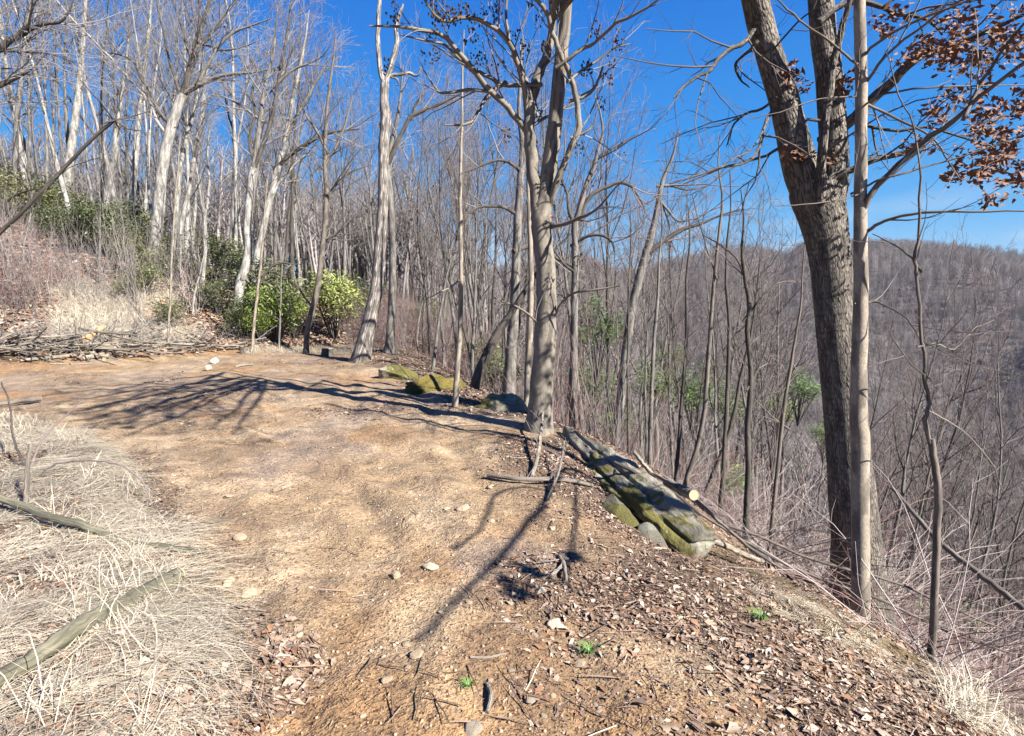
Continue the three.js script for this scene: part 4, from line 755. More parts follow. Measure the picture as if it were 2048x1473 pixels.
// the woods beyond that, down into the valley and up the ridges, too many to count
{
  const protoGeo = [0, 1, 2].map((q) => {
    const R = rng(900 + q), mb = new MB(), h = 12;
    const c = path(V(0, -0.6, 0), V((R() - 0.5) * 0.2, 1, (R() - 0.5) * 0.2), h, 5, 0.18, 0.1, R);
    mb.tube(c, [0.17, 0.15, 0.13, 0.1, 0.06, 0.03], 4, q);
    for (let k = 0; k < 12; k++) {
      const f = 1.4 + 3.3 * (k + R()) / 12, i = Math.min(4, Math.floor(f)), p = c[i].clone().lerp(c[i + 1], f - i), a = k * 2.4 + R();
      const l = path(p, V(Math.cos(a), 0.9, Math.sin(a)), 3.4 * (1.2 - f / 6), 3, 0.4, 0.15, R);
      mb.tube(l, [0.05, 0.04, 0.028, 0.012], 3, k);
      for (let m = 0; m < 5; m++) { const b = Math.floor(R() * 3), s = path(l[b].clone().lerp(l[b + 1], R()), V(R() - 0.5, R() * 0.8 + 0.2, R() - 0.5), 1.3 + R(), 2, 0.5, 0.1, R); mb.tube(s, [0.024, 0.018, 0.008], 3, m); }
    }
    return mb.geo();
  });
  const far = std({ color: lin(1, 1, 1) }), R = rng(31);
  const sets = [[], [], []];
  for (let k = 0; k < 64000; k++) {
    const near = k < 10000, az = lerp(-0.8, 0.82, R()), d = near ? lerp(50, 170, Math.sqrt(R())) : lerp(160, 520, R()), r = d;
    const x = Math.tan(az) * d, z = -r; if (az < -0.35 && d > 90) continue;
    if (Math.hypot(x - 158, (d - 182) * 0.8) < 15) continue;
    if (d < 62 && taken.some(([a, b]) => Math.hypot(a - x, b - d) < 1.5)) continue;
    const s = (0.7 + R() * 0.6) * (d > 200 ? 0.7 : 1), gy = H(x, z), top = 600 - ((gy + 12 * s) - EYE) / d * F, px = 1024 + x / d * F;
    if (d < 150 && top < skyline(px) - 30) continue;
    sets[k % 3].push([x, gy, z, s, R() * 6.3, R()]);
  }
  sets.forEach((list, q) => {
    const im = new THREE.InstancedMesh(protoGeo[q], far, list.length); im.name = numbered('distant_wood'); im.castShadow = im.receiveShadow = true;
    list.forEach(([x, y, z, s, a, c], k) => { im.setMatrixAt(k, at4(V(x, y, z), rotE(0, a, 0), V(s * 1.15, s, s * 1.15))); im.setColorAt(k, lin(0.095 + 0.2 * c * c, 0.086 + 0.172 * c * c, 0.084 + 0.165 * c * c)); });
    tag(im, ['bare grey woods covering the valley and the far ridge', 'brownish bare woods covering the valley and the far ridge', 'purplish bare woods covering the valley and the far ridge'][q], 'woods', null, 'stuff'); scene.add(im);
  });
}

// ------------------------------------------------------------------ green shrubs
function leafy(seed, n, rx, ry, leaf, stems, clump) {
  const R = rng(seed), list = [], st = new MB(), tipsAt = [];
  for (let k = 0; k < stems; k++) { const a = R() * 6.3, e = V(Math.cos(a) * rx * (0.3 + 0.6 * R()), ry * (0.5 + 0.5 * R()), Math.sin(a) * rx * (0.3 + 0.6 * R())), mid = e.clone().multiplyScalar(0.5).add(V((R() - 0.5) * 0.3, 0.15, (R() - 0.5) * 0.3)); st.tube([V(0, -0.2, 0), mid, e], [0.03, 0.02, 0.008], 4, k); tipsAt.push(e, mid.lerp(e, 0.5)); for (let m = 0; m < 3; m++) { const s = path(mid, V(R() - 0.5, R() * 0.6, R() - 0.5), 0.6 * rx, 2, 0.5, 0.1, R); st.tube(s, [0.012, 0.008, 0.004], 3, m); tipsAt.push(s[2]); } }
  for (let k = 0; k < n; k++) {
    const c = tipsAt[Math.floor(R() * tipsAt.length)], o = V(R() - 0.5, (R() - 0.5) * 0.8, R() - 0.5).multiplyScalar(clump * 2);
    list.push([leaf, at4(c.clone().add(o), rotE((R() - 0.5) * 1.6, R() * 6.3, (R() - 0.5) * 1.6), 0.7 + R() * 0.7)]);
  }
  return { leaves: joined(list), stems: st.geo() };
}
function plainLeaf(len, wid, droop) {
  const p = [], idx = [], n = 3;
  for (let k = 0; k <= n; k++) { const t = k / n, w = wid * 0.5 * Math.sin(Math.PI * (0.12 + 0.86 * t)); for (const e of [-1, 1]) p.push(e * w, -droop * len * t * t + 0.15 * w, len * t); if (k) { const a = (k - 1) * 2; idx.push(a, a + 2, a + 1, a + 1, a + 2, a + 3); } }
  const g = new THREE.BufferGeometry(); g.setAttribute('position', new THREE.Float32BufferAttribute(p, 3)); g.setIndex(idx); g.computeVertexNormals(); return g;
}
const green = (r, g, b, rough = 0.5) => new THREE.MeshPhysicalMaterial({ color: lin(r, g, b), roughness: rough, side: THREE.DoubleSide });
const SH = {
  laurel: [0, 1, 2].map((k) => ({ ...leafy(410 + k, 1900, 1.1, 1.7, plainLeaf(0.105, 0.038, 0.4), 15, 0.44), mat: [green(0.075, 0.088, 0.022), green(0.1, 0.105, 0.034), green(0.05, 0.066, 0.018)][k] })),
  bright: [0, 1].map((k) => ({ ...leafy(430 + k, 2400, 0.95, 1.9, plainLeaf(0.12, 0.028, 0.5), 18, 0.34), mat: [green(0.11, 0.15, 0.022, 0.6), green(0.19, 0.215, 0.055, 0.6)][k] })),
  pine: [0, 1].map((k) => ({ ...leafy(450 + k, 2400, 0.9, 2.6, plainLeaf(0.14, 0.018, 0.2), 14, 0.25), mat: [green(0.095, 0.165, 0.032, 0.6), green(0.115, 0.16, 0.045, 0.6)][k] })),
};
const shProto = {};
function shrub(kind, v, x, z, s, turn, label, group, cat = 'shrub') {
  const key = kind + v; let o;
  if (!shProto[key]) { const q = SH[kind][v]; o = shProto[key] = thing(kind === 'pine' ? 'evergreen_sapling' : 'evergreen_shrub', label, cat, V(x, H(x, z), z), group); mesh('stems', q.stems, M.twigDark, o, 'stuff'); mesh('foliage', q.leaves, q.mat, o, 'stuff'); }
  else { o = copyOf(shProto[key], label, group); o.position.set(x, H(x, z), z); if (!group) delete o.userData.group; }
  o.scale.setScalar(s); o.rotation.y = turn; return o;
}
{
  const R = rng(640);
  const spots = [[280, 560, 20.5, 0.9], [300, 585, 20, 0.75]];
  const hillsideShrubs = (n, x0, x1, y0, y1, smin, smax, label, group) => { for (let k = 0, t = 0; k < n && t < n * 20; t++) { const px = lerp(x0, x1, R()), lim = lerp(y0, y1, clamp((px - x0) / (x1 - x0))), py = lim + R() * 130, g = G(px, py); if (-g.z > 48 || -g.z < 17) continue; k++; shrub('laurel', Math.floor(R() * 3), g.x, g.z, lerp(smin, smax, R()), R() * 6, label, group); } };
  hillsideShrubs(26, -40, 300, 320, 420, 0.75, 1.25, 'dark evergreen shrub in the thicket on top of the left bank', 'evergreen thicket on the left bank');
  hillsideShrubs(9, 200, 470, 400, 520, 0.55, 1.0, 'evergreen shrub among the pale trunks on the left bank', 'evergreen shrubs among the trunks');
  for (const [px, d, s, k, v, label] of [
    [300, 20.6, 0.6, 'laurel', 0, 'low dark green shrub at the foot of the big spreading tree'],
    [265, 20, 0.45, 'laurel', 1, 'smaller dark shrub left of the big spreading tree, on the leaf bank'],
    [345, 18.6, 0.5, 'laurel', 2, 'ragged dark shrub right of the big spreading tree'],
    [480, 19.3, 0.6, 'laurel', 0, 'dark green shrub below the white curved trunk'],
    [520, 20.5, 0.8, 'laurel', 2, 'tall dark shrub between the white curved trunk and the bright bush'],
    [535, 21.8, 1.2, 'laurel', 1, 'tallest dark evergreen behind the bright yellow-green bush'],
    [590, 20.8, 0.7, 'laurel', 0, 'dark shrub right of the bright yellow-green bush'],
    [470, 27, 1.1, 'laurel', 2, 'dark shrub uphill of the white curved trunk'],
    [440, 28, 1.2, 'laurel', 1, 'dark shrub high on the bank left of the white curved trunk'],
    [552, 19.8, 1.05, 'bright', 0, 'bright yellow-green bush at the far end of the dirt'],
    [520, 19.4, 0.62, 'bright', 0, 'small bright green bush left of the taller bright one'],
    [668, 22, 1.3, 'bright', 1, 'pale lime-green rounded bush beyond the stump'],
    [690, 25, 0.8, 'laurel', 1, 'dull green shrub behind the pale lime bush'],
    [735, 27, 1.0, 'laurel', 2, 'dull green shrub behind the leaning snag'],
    [950, 21, 0.9, 'laurel', 1, 'green shrub in the hollow behind the boulders, left one'],
    [1000, 19, 0.8, 'laurel', 0, 'green shrub in the hollow behind the boulders, right one'],
    [860, 29, 0.9, 'laurel', 1, 'dull green shrub on the brown hillside behind the forked saplings'],
    [985, 24, 0.8, 'pine', 1, 'small pine glimpsed between the trunks behind the boulders'],
  ]) { const x = (px - 1024) / F * d; shrub(k, v, x, -d, s, R() * 6, label); }
  for (const [px, py, d, s, v, label] of [
    [1195, 680, 17, 0.95, 0, 'bright green young pine right of the two-stemmed tree'],
    [1180, 790, 19, 1.0, 1, 'yellowish young pine lower down right of the two-stemmed tree'],
    [1300, 790, 20, 1.05, 1, 'broad pale green pine behind the leaning patchy tree'],
    [1235, 860, 17, 0.7, 1, 'low pale green pine just beyond the rock crest'],
    [1390, 800, 18, 0.9, 0, 'bright green pine behind the slim bending stem'],
    [1450, 830, 22, 1.0, 1, 'pale green pine farther down behind the straight dark stem'],
    [1460, 980, 14, 0.55, 0, 'small bright pine low between the dark stems'],
    [1600, 790, 26, 1.0, 0, 'green pine left of the oak trunk'],
    [1560, 830, 28, 1.0, 1, 'dull green pine far down left of the oak trunk'],
    [1340, 730, 30, 1.0, 1, 'hazy green pine far down behind the slope stems'],
    [1650, 880, 30, 0.9, 1, 'green pine hidden partly by the oak trunk'],
  ]) { const p = P(px, py, d); const o = shrub('pine', v, p.x, p.z, s * 1.02, R() * 6, label, null, 'young pine'); o.position.y = Math.max(H(p.x, p.z), p.y - 1.3 * s * 1); }
  for (let k = 0; k < 26; k++) { const px = lerp(1800, 2040, R()), d = lerp(34, 70, R()), x = (px - 1024) / F * d; shrub('pine', k % 2, x, -d, 0.9 + R() * 0.6, R() * 6, 'green pine low on the valley side at the far right', 'pines low at the far right', 'young pine'); }
}

// ------------------------------------------------------------------ mossy rocks along the edge
function rockGeo(seed, sx, sy, sz, o = {}) {
  const R = rng(seed), g = new THREE.BoxGeometry(1, 1, 1, o.nx ?? 60, o.ny ?? 22, o.nz ?? 30), p = g.attributes.position, col = new Float32Array(p.count * 3);
  const v = V(0, 0, 0), pw = o.pw ?? 5, planes = [];
  for (let k = 0; k < (o.cuts ?? 16); k++) planes.push([V((R() - 0.5) * (o.nx > 80 ? 0.5 : 1), (R() - 0.5) * 0.9, R() - 0.5).normalize(), 0.36 + R() * 0.14]);
  for (let k = 0; k < p.count; k++) {
    v.fromBufferAttribute(p, k).multiplyScalar(2);
    const l = Math.pow(Math.abs(v.x) ** pw + Math.abs(v.y) ** pw + Math.abs(v.z) ** pw, 1 / pw); v.divideScalar(l * 2);
    for (const [n, h] of planes) { const e = v.dot(n) - h; if (e > 0) v.addScaledVector(n, -e * 0.95); }
    const X = v.x * sx, Y = v.y * sy, Z = v.z * sz;
    const sharp = Math.abs(noise3(X * 3.1 + 5, Y * 4.4, Z * 3.1, seed + 21) * 2 - 1);
    const big = noise3(X * 1.6 + seed, Y * 1.6, Z * 1.6, seed) - 0.5, mid = noise3(X * 4.5, Y * 7, Z * 4.5, seed + 2) - 0.5, fine = noise3(X * 14, Y * 18, Z * 14, seed + 4) - 0.5, strata = Math.abs(noise3(X * 0.5, Y * 6, Z * 0.8, seed + 6) * 2 - 1);
    const am = Math.min(sx, sy, sz), len = Math.hypot(v.x, v.y, v.z) || 1;
    const f = (big * (o.big ?? 0.22) + mid * (o.big ? 0.06 : 0.11) + fine * 0.07 - (1 - sstep(0, 0.12, strata)) * 0.1 + (sharp - 0.4) * (o.big ? 0.07 : 0.1)) * am;
    p.setXYZ(k, X + v.x / len * f, Y + v.y / len * f * 0.9, Z + v.z / len * f);
    const m = noise3(X * 2.2 + 7, Y * 2.2, Z * 2.2, seed + 8) * 0.42 + noise3(X * 8, Y * 8, Z * 8, seed + 9) * 0.33 + noise3(X * 27, Y * 27, Z * 27, seed + 10) * 0.25;
    const side = o.mossSide ? o.mossSide(v) : 0.5, moss = sstep(0.46, 0.55, m + (side - 0.5) * 0.55), t = noise3(X * 5, Y * 5, Z * 5, seed + 11), li = sstep(0.62, 0.72, noise3(X * 9 + 3, Y * 9, Z * 9, seed + 12));
    const base = [0.2, 0.18, 0.14].map((c, q) => lerp(c * (0.55 + 0.7 * t), [0.27, 0.26, 0.2][q], li * 0.7)), mc = [lerp(0.06, 0.135, t), lerp(0.056, 0.118, t), lerp(0.012, 0.025, t)];
    for (let q = 0; q < 3; q++) col[k * 3 + q] = lerp(base[q], mc[q] * (o.mossTint?.[q] ?? 1), moss);
  }
  g.setAttribute('color', new THREE.BufferAttribute(col, 3)); g.computeVertexNormals();
  // close the seams of the box so that the surface shades as one stone
  const key = new Map(), n = g.attributes.normal;
  for (let k = 0; k < p.count; k++) { const s = `${p.getX(k).toFixed(4)},${p.getY(k).toFixed(4)},${p.getZ(k).toFixed(4)}`; (key.get(s) ?? key.set(s, []).get(s)).push(k); }
  for (const list of key.values()) if (list.length > 1) { const a = V(0, 0, 0); for (const k of list) a.add(V(n.getX(k), n.getY(k), n.getZ(k))); a.normalize(); for (const k of list) n.setXYZ(k, a.x, a.y, a.z); }
  return g;
}
const rockBump = tex(512, 512, (x, y) => 0.5 * tn(x, y, 16, 61) + 0.3 * tn(x, y, 60, 62) + 0.2 * tn(x, y, 180, 63));
rockBump.repeat.set(3, 1.5);
const rockMat = std({ vertexColors: true, bumpMap: rockBump, bumpScale: 0.02, roughness: 0.92 });
const taking = [];                                     // places that stones and logs cover
function rock(label, pos, sx, sy, sz, rot, seed, o) {
  const t = new THREE.Mesh(rockGeo(seed, sx, sy, sz, o), rockMat); t.name = numbered('mossy_rock'); t.position.copy(pos); t.rotation.set(...rot); t.castShadow = t.receiveShadow = true; scene.add(t);
  return tag(t, label, 'rock');
}
{
  const a = P(1135, 872, 7.4), b = P(1362, 1062, 5.25), dir = b.clone().sub(a), yaw = -Math.atan2(dir.z, dir.x), pitch = Math.asin(dir.y / dir.length());
  const q = new THREE.Euler().setFromQuaternion(new THREE.Quaternion().setFromAxisAngle(V(0, 1, 0), yaw).multiply(new THREE.Quaternion().setFromAxisAngle(V(0, 0, 1), pitch)).multiply(new THREE.Quaternion().setFromAxisAngle(V(1, 0, 0), -0.08)));
  const mid = a.clone().lerp(b, 0.5);
  rock('long mossy rock ledge running downhill from the two-stemmed tree', mid.clone().add(V(0.05, -0.1, -0.02)), dir.length() * 1.2, 0.58, 0.54, [q.x, q.y, q.z], 17, { nx: 150, ny: 34, nz: 40, pw: 12, cuts: 26, big: 0.12, mossSide: (v) => 0.45 + v.z * 0.55 - v.y * 0.3 });
  const c = P(1262, 1045, 5.0), e = P(1195, 985, 5.5);
  rock('grey split-off slab lying below the lower half of the long mossy rock', c.clone().lerp(e, 0.4).add(V(0.05, -0.16, 0.02)), 0.8, 0.24, 0.26, [q.x + 0.35, q.y - 0.12, q.z - 0.06], 29, { nx: 50, ny: 18, nz: 22, pw: 6, mossSide: (v) => 0.44 + v.y * 0.2 });
  rock('narrow mossy stone tip at the lowest end of the rock ledge', P(1305, 1085, 4.8).add(V(0.03, -0.1, 0)), 0.55, 0.16, 0.2, [q.x + 0.3, q.y - 0.15, q.z - 0.12], 31, { nx: 30, ny: 12, nz: 14, mossSide: () => 0.5 });
  rock('olive moss-covered boulder behind the straight pale pole tree', P(872, 765, 11.2).add(V(0, -0.16, 0)), 1.35, 0.62, 0.8, [0.05, 0.35, -0.14], 43, { mossSide: (v) => 0.78, mossTint: [1, 0.86, 0.7] });
  rock('low dark mossy boulder farthest left on the clearing edge', P(795, 740, 13).add(V(0, -0.12, 0)), 0.95, 0.42, 0.6, [0, 0.3, -0.1], 47, { mossSide: () => 0.62 });
  rock('broad grey boulder half buried in leaves left of the two-stemmed tree', P(1005, 803, 9.3).add(V(0, -0.2, 0)), 1.25, 0.6, 0.85, [0.1, -0.15, -0.08], 53, { mossSide: (v) => 0.5 - v.x * 0.55 });
}

// ------------------------------------------------------------------ stones on the dirt
const stoneMat = [lin(0.4, 0.31, 0.2), lin(0.32, 0.24, 0.16), lin(0.43, 0.36, 0.26), lin(0.28, 0.23, 0.17)].map((color) => std({ color, bumpMap: rockBump, bumpScale: 0.004 }));
const stoneGeo = [0, 1, 2, 3].map((k) => { const g = rockGeo(300 + k * 7, 1, 0.6, 0.8, { nx: 8, ny: 6, nz: 7, pw: 2.6, cuts: 9 }); g.deleteAttribute('color'); return g; });
{
  const R = rng(88);
  const named = [[860, 1137, 34, 'pale oblong stone lying near the middle of the dirt'], [925, 1020, 30, 'rounded tan stone where the leaf litter begins'], [480, 1078, 26, 'square pale stone on the left side of the dirt beside the leaf edge'], [497, 1189, 34, 'flat pale stone at the left of the dirt, below two smaller ones'], [457, 1167, 28, 'pale slanted stone just left of the flat pale stone'], [793, 1154, 24, 'wedge-shaped pale stone left of the oblong one'], [833, 1312, 30, 'brown-faced stone in the lower middle of the dirt'], [457, 995, 20, 'small pale stone far up the left of the dirt'], [773, 1363, 26, 'thin whitish stone near the bottom middle'], [945, 1462, 40, 'large pale stone at the bottom edge of the picture'], [600, 1272, 18, 'small whitish stone at the lower left of the dirt'], [893, 1020, 16, 'small flat stone touching the rounded tan one'], [1062, 1402, 30, 'pale stone embedded in the dirt, lower middle right'], [812, 1290, 18, 'dark pitted stone beside the brown-faced one'], [1158, 1330, 30, 'orange-tinted embedded stone at the lower right of the dirt'], [1108, 1250, 34, 'flat moss-edged stone right of the middle of the dirt']];
  const protoStone = stoneGeo.map(() => null);
  const put = (px, py, w, label, group) => {
    const g = G(px, py), s = w / F * -g.z * 1.05, k = Math.floor(R() * 4);
    let o;
    if (!protoStone[k]) { o = protoStone[k] = new THREE.Mesh(stoneGeo[k], stoneMat[k]); o.name = numbered('stone'); o.castShadow = o.receiveShadow = true; scene.add(o); tag(o, label, 'stone', group); }
    else { o = copyOf(protoStone[k], label, group); if (!group) delete o.userData.group; }
    o.material = stoneMat[Math.floor(R() * 4)];
    o.position.set(g.x, g.y + s * 0.09, g.z); o.scale.set(s, s * (0.5 + R() * 0.3), s); o.rotation.set((R() - 0.5) * 0.4, R() * 6.3, (R() - 0.5) * 0.4);
  };
  for (const [px, py, w, label] of named) put(px, py, w, label);
  for (let k = 0; k < 46; k++) { const px = lerp(430, 1250, R()), py = lerp(930, 1465, Math.pow(R(), 0.8)), g = G(px, py); if (leafMask(g.x, -g.z) > 0.5) continue; put(px, py, 8 + R() * 9, 'small loose stone scattered on the bare dirt', 'small loose stones on the dirt'); }
}
for (const [px, py, w, k, label] of [[428, 722, 16, 2, 'whitish jagged stone standing on the far dirt'], [415, 735, 14, 2, 'whitish stone lying before the jagged one']]) {
  const g = G(px, py + 6), s = w / F * -g.z, o = new THREE.Mesh(stoneGeo[k], stoneMat[2]); o.name = numbered('stone'); o.castShadow = o.receiveShadow = true; o.position.copy(g).add(V(0, s * 0.3, 0)); o.scale.set(s, s * 1.3, s * 0.8); o.rotation.set(0.3, px, 0.2); scene.add(tag(o, label, 'stone'));
}

// ------------------------------------------------------------------ logs, poles and sticks on the ground
function stick(name, label, cat, pts, mat, o = {}) {      // pts: [px, py, width, height above ground]; lies on the ground under the picture points
  const R = rng(heroSeed += 3), key = pts.map(([px, py, , up = 0]) => { const g = G(px, py); return g.add(V(0, up, 0)); }), w = pts.map(([, , ww], k) => ww / 2 / F * -key[k].z);
  const c = new THREE.CatmullRomCurve3(key, false, 'centripetal'), n = Math.max(6, pts.length * 5), P2 = [], W2 = [];
  for (let k = 0; k <= n; k++) { const u = k / n, p = c.getPoint(u), f = u * (key.length - 1), i = Math.min(key.length - 2, Math.floor(f)), r = lerp(w[i], w[i + 1], f - i); const gy = H(p.x, p.z); if (p.y < gy + r * 0.5) p.y = gy + r * 0.5; P2.push(p.add(V((R() - 0.5) * r * 0.5, r * 0.3, (R() - 0.5) * r * 0.5))); W2.push(r * (1 + (R() - 0.5) * 0.12)); }
  const base = key[0].clone(), t = thing(name, label, cat, base, o.group);
  mesh('stem', new MB().tube(P2, W2, o.sides ?? 9, heroSeed, 0.12, true).geo(base), mat, t);
  const endCap = (a, b, r) => { const d = a.clone().sub(b).normalize(), cy = new THREE.CylinderGeometry(r * 0.98, r * 0.98, 0.006, 20); cy.applyQuaternion(new THREE.Quaternion().setFromUnitVectors(V(0, 1, 0), d)); cy.translate(a.x + d.x * 0.003 - base.x, a.y + d.y * 0.003 - base.y, a.z + d.z * 0.003 - base.z); mesh('cut_end', cy, M.cutWood, t); };
  if (o.cut === 'end' || o.cut === 'both') endCap(P2[n], P2[n - 1], W2[n]);
  if (o.cut === 'start' || o.cut === 'both') endCap(P2[0], P2[1], W2[0]);
  const tw = new MB();
  if (o.tw) { shoots(tw, P2, W2[0], W2[n], R, { dens: [o.tw, 3], len: [o.twLen ?? 0.4, 0.2], rad: [0.006, 0.003], minR: 0.002, spread: 0.7, up: 0.25, curl: 0.4 }); mesh('twigs', tw.geo(base), o.twig ?? M.twigGrey, t, 'stuff'); }
  return t;
}
stick('log', 'thick green-barked log lying in the straw grass at the lower left', 'log', [[-40, 1405, 38, 0.05], [60, 1345, 37, 0.04], [150, 1282, 37, 0.05], [250, 1226, 36, 0.04], [355, 1168, 33, 0.04]], M.log, { cut: 'end', sides: 20 });
stick('branch', 'long bent green stick across the leaves at the left edge', 'branch', [[-20, 1020, 16, 0.12], [40, 1037, 16, 0.1], [105, 1058, 16, 0.08], [170, 1068, 16, 0.05], [215, 1082, 17, 0.03], [260, 1095, 16], [330, 1101, 15], [408, 1108, 13]], M.log, { sides: 12 });
stick('branch', 'short pale stick lying just above the thick green log', 'branch', [[190, 1185, 11, 0.02], [250, 1170, 12, 0.02], [290, 1160, 13, 0.02], [335, 1153, 10]], M.log, {});
stick('pole', 'sawn pole with a white cut end at the left edge of the dirt', 'pole', [[-40, 820, 9, 0.05], [20, 812, 9, 0.05], [80, 806, 10, 0.06]], M.logGrey, { cut: 'end' });
stick('branch', 'thin dark twig lying on the lower left dirt', 'branch', [[440, 1290, 4], [500, 1296, 5], [560, 1297, 6], [620, 1292, 5]], M.twigDark, { sides: 6 });
stick('branch', 'short straw-coloured stick on the dirt, lower middle', 'branch', [[941, 1317, 6], [975, 1318, 6], [1012, 1310, 5]], M.logPale, { sides: 6 });
stick('branch', 'bent root-like stick poking from the dirt at the bottom middle', 'branch', [[975, 1372, 10], [982, 1400, 12, 0.02], [974, 1428, 10]], M.logGrey, { sides: 8 });
stick('branch', 'white weathered branch curving off the foot of the rock ledge', 'branch', [[1340, 1098, 14, 0.02], [1385, 1095, 14, 0.03], [1430, 1090, 13, 0.03], [1475, 1110, 12, 0.03], [1530, 1128, 10], [1570, 1142, 7]], M.logPale, { sides: 10 });
stick('branch', 'grey stick lying level among the leaves left of the rock ledge', 'branch', [[975, 958, 8, 0.03], [1040, 968, 9, 0.04], [1120, 968, 9, 0.04], [1185, 976, 7, 0.02]], M.logGrey, { tw: 2 });
stick('branch', 'pale fallen branch standing on end in the leaves by the two-stemmed tree', 'branch', [[1065, 958, 9, 0.02], [1078, 920, 8, 0.15], [1082, 892, 7, 0.22], [1086, 868, 5, 0.3]], M.logPale, { tw: 5, sides: 7 });
stick('branch', 'pale twig rising between leaves and rock ledge', 'branch', [[1095, 1005, 7, 0.02], [1112, 978, 6, 0.1], [1124, 950, 5, 0.2], [1128, 930, 3, 0.28]], M.logPale, { tw: 5, sides: 6 });
stick('branch', 'curved pale stick on the dirt below the leaf edge', 'branch', [[1085, 1160, 6], [1110, 1152, 7, 0.02], [1128, 1134, 6, 0.03]], M.logPale, { sides: 6 });
stick('branch', 'dark stub of root beside the leafy shadow on the dirt', 'branch', [[1118, 1115, 9], [1128, 1140, 10, 0.03], [1132, 1170, 7, 0.02]], M.logGrey, { tw: 5, sides: 7 });
{                                                       // poles that lie on the ledge and down the slope, in the air in places
  const air = (label, pts, mat, o = {}) => { const R = rng(heroSeed += 3), q = pts.map(([px, py, w, d]) => P(px, py, d)), r = pts.map(([, , w, d]) => w / 2 / F * d), base = q[0].clone(), t = thing(o.name ?? 'pole', label, o.cat ?? 'pole', base); const c = new THREE.CatmullRomCurve3(q, false, 'centripetal'), n = 24, A = [], W = []; for (let k = 0; k <= n; k++) { const f = k / n * (q.length - 1), i = Math.min(q.length - 2, Math.floor(f)); A.push(c.getPoint(k / n).add(V((R() - 0.5) * 0.012, (R() - 0.5) * 0.012, 0))); W.push(lerp(r[i], r[i + 1], f - i)); } mesh('stem', new MB().tube(A, W, o.sides ?? 7, heroSeed, 0.15, true).geo(base), mat, t);
    if (o.cut) { const d = A[n].clone().sub(A[n - 1]).normalize(), cy = new THREE.CylinderGeometry(W[n] * 0.98, W[n] * 0.98, 0.006, 20); cy.applyQuaternion(new THREE.Quaternion().setFromUnitVectors(V(0, 1, 0), d)); const e = A[n].clone().addScaledVector(d, 0.003).sub(base); cy.translate(e.x, e.y, e.z); mesh('cut_end', cy, M.cutWood, t); }
    if (o.tw) { const tw = new MB(); shoots(tw, A, W[0], W[n], R, { dens: [o.tw, 3], len: [0.6, 0.25], rad: [0.006, 0.003], minR: 0.002, spread: 0.5, up: 0.15, curl: 0.4 }); mesh('twigs', tw.geo(base), M.twigRed, t, 'stuff'); } };
  air('sawn log end with pale growth rings poking out behind the rock ledge', [[1335, 968, 22, 6.3], [1360, 980, 22, 6.0], [1388, 991, 22, 5.75]], M.logGrey, { name: 'log', cat: 'log', cut: true, sides: 14 });
  air('dark pole lying along the top of the long mossy rock', [[1228, 925, 7, 6.2], [1290, 955, 8, 6], [1345, 985, 8, 5.7], [1400, 1030, 7, 5.5]], M.dark);
  air('short pale pole leaning up from the crest of the rock ledge', [[1268, 903, 8, 6.4], [1290, 932, 9, 6.3], [1312, 958, 9, 6.2]], M.logPale);
  air('long thin pole sloping down from the rock ledge to the oak', [[1300, 945, 6, 6.1], [1390, 1000, 7, 5.9], [1480, 1080, 7, 5.8], [1560, 1135, 6, 5.7], [1640, 1175, 5, 5.6]], M.sapling, { tw: 1.5 });
  air('thin reddish pole passing behind the slender trunk, upper of two', [[1420, 1040, 5, 6.2], [1520, 1075, 6, 6], [1640, 1125, 6, 5.8], [1790, 1165, 6, 5.6], [1900, 1215, 5, 5.4], [2020, 1265, 4, 5.2]], M.sapling, { tw: 2 });
  air('thin pole passing behind the slender trunk, lower of two', [[1400, 1028, 5, 6.1], [1500, 1090, 6, 5.8], [1620, 1150, 6, 5.6], [1760, 1200, 6, 5.3], [1900, 1265, 5, 5.1], [2030, 1310, 4, 4.9]], M.sapling, { tw: 2 });
  air('long bare fallen pole slanting down to the right edge behind the crooked sapling', [[1785, 975, 7, 6.2], [1830, 1030, 9, 5.9], [1880, 1085, 11, 5.6], [1935, 1130, 12, 5.3], [2000, 1180, 13, 5], [2070, 1235, 13, 4.7]], M.sapling, { tw: 0.8, sides: 9 });
  air('brown stick lying down the bank at the bottom right corner', [[1845, 1338, 9, 4.2], [1900, 1365, 9, 4], [1970, 1405, 8, 3.8], [2060, 1455, 7, 3.6]], M.logGrey);
  air('dark arched bramble stem in front of the left grass', [[2, 765, 2.5, 6.2], [20, 815, 3.5, 6], [24, 865, 4, 5.8], [38, 910, 5, 5.65], [64, 950, 6, 5.5]], M.dark, { name: 'bramble', cat: 'bramble' });
  air('thin bramble shoot rising to the right from the left grass', [[58, 950, 5, 5.6], [78, 890, 4, 5.7], [112, 850, 3, 5.8], [165, 800, 2, 5.9]], M.twigRed, { name: 'bramble', cat: 'bramble' });
  air('cut grey weed stalk standing in the left grass', [[42, 1055, 9, 4.4], [52, 985, 10, 4.45], [55, 930, 8, 4.5], [60, 888, 7, 4.55]], M.logGrey, { name: 'weed_stalk', cat: 'stalk' });
  air('thin arching bramble lying over the leaves toward the dirt', [[60, 965, 3.5, 5.2], [110, 930, 3.5, 5.1], [190, 922, 3.5, 5], [245, 934, 3, 4.9], [285, 965, 3, 4.8], [303, 1010, 2.5, 4.7]], M.twigRed, { name: 'bramble', cat: 'bramble' });
  air('dark dry weed stem slanting through the grass below the log', [[318, 1220, 6, 3.0], [322, 1280, 6, 2.85], [305, 1350, 5, 2.7], [290, 1420, 4, 2.55]], M.twigDark, { name: 'weed_stalk', cat: 'stalk' });
}
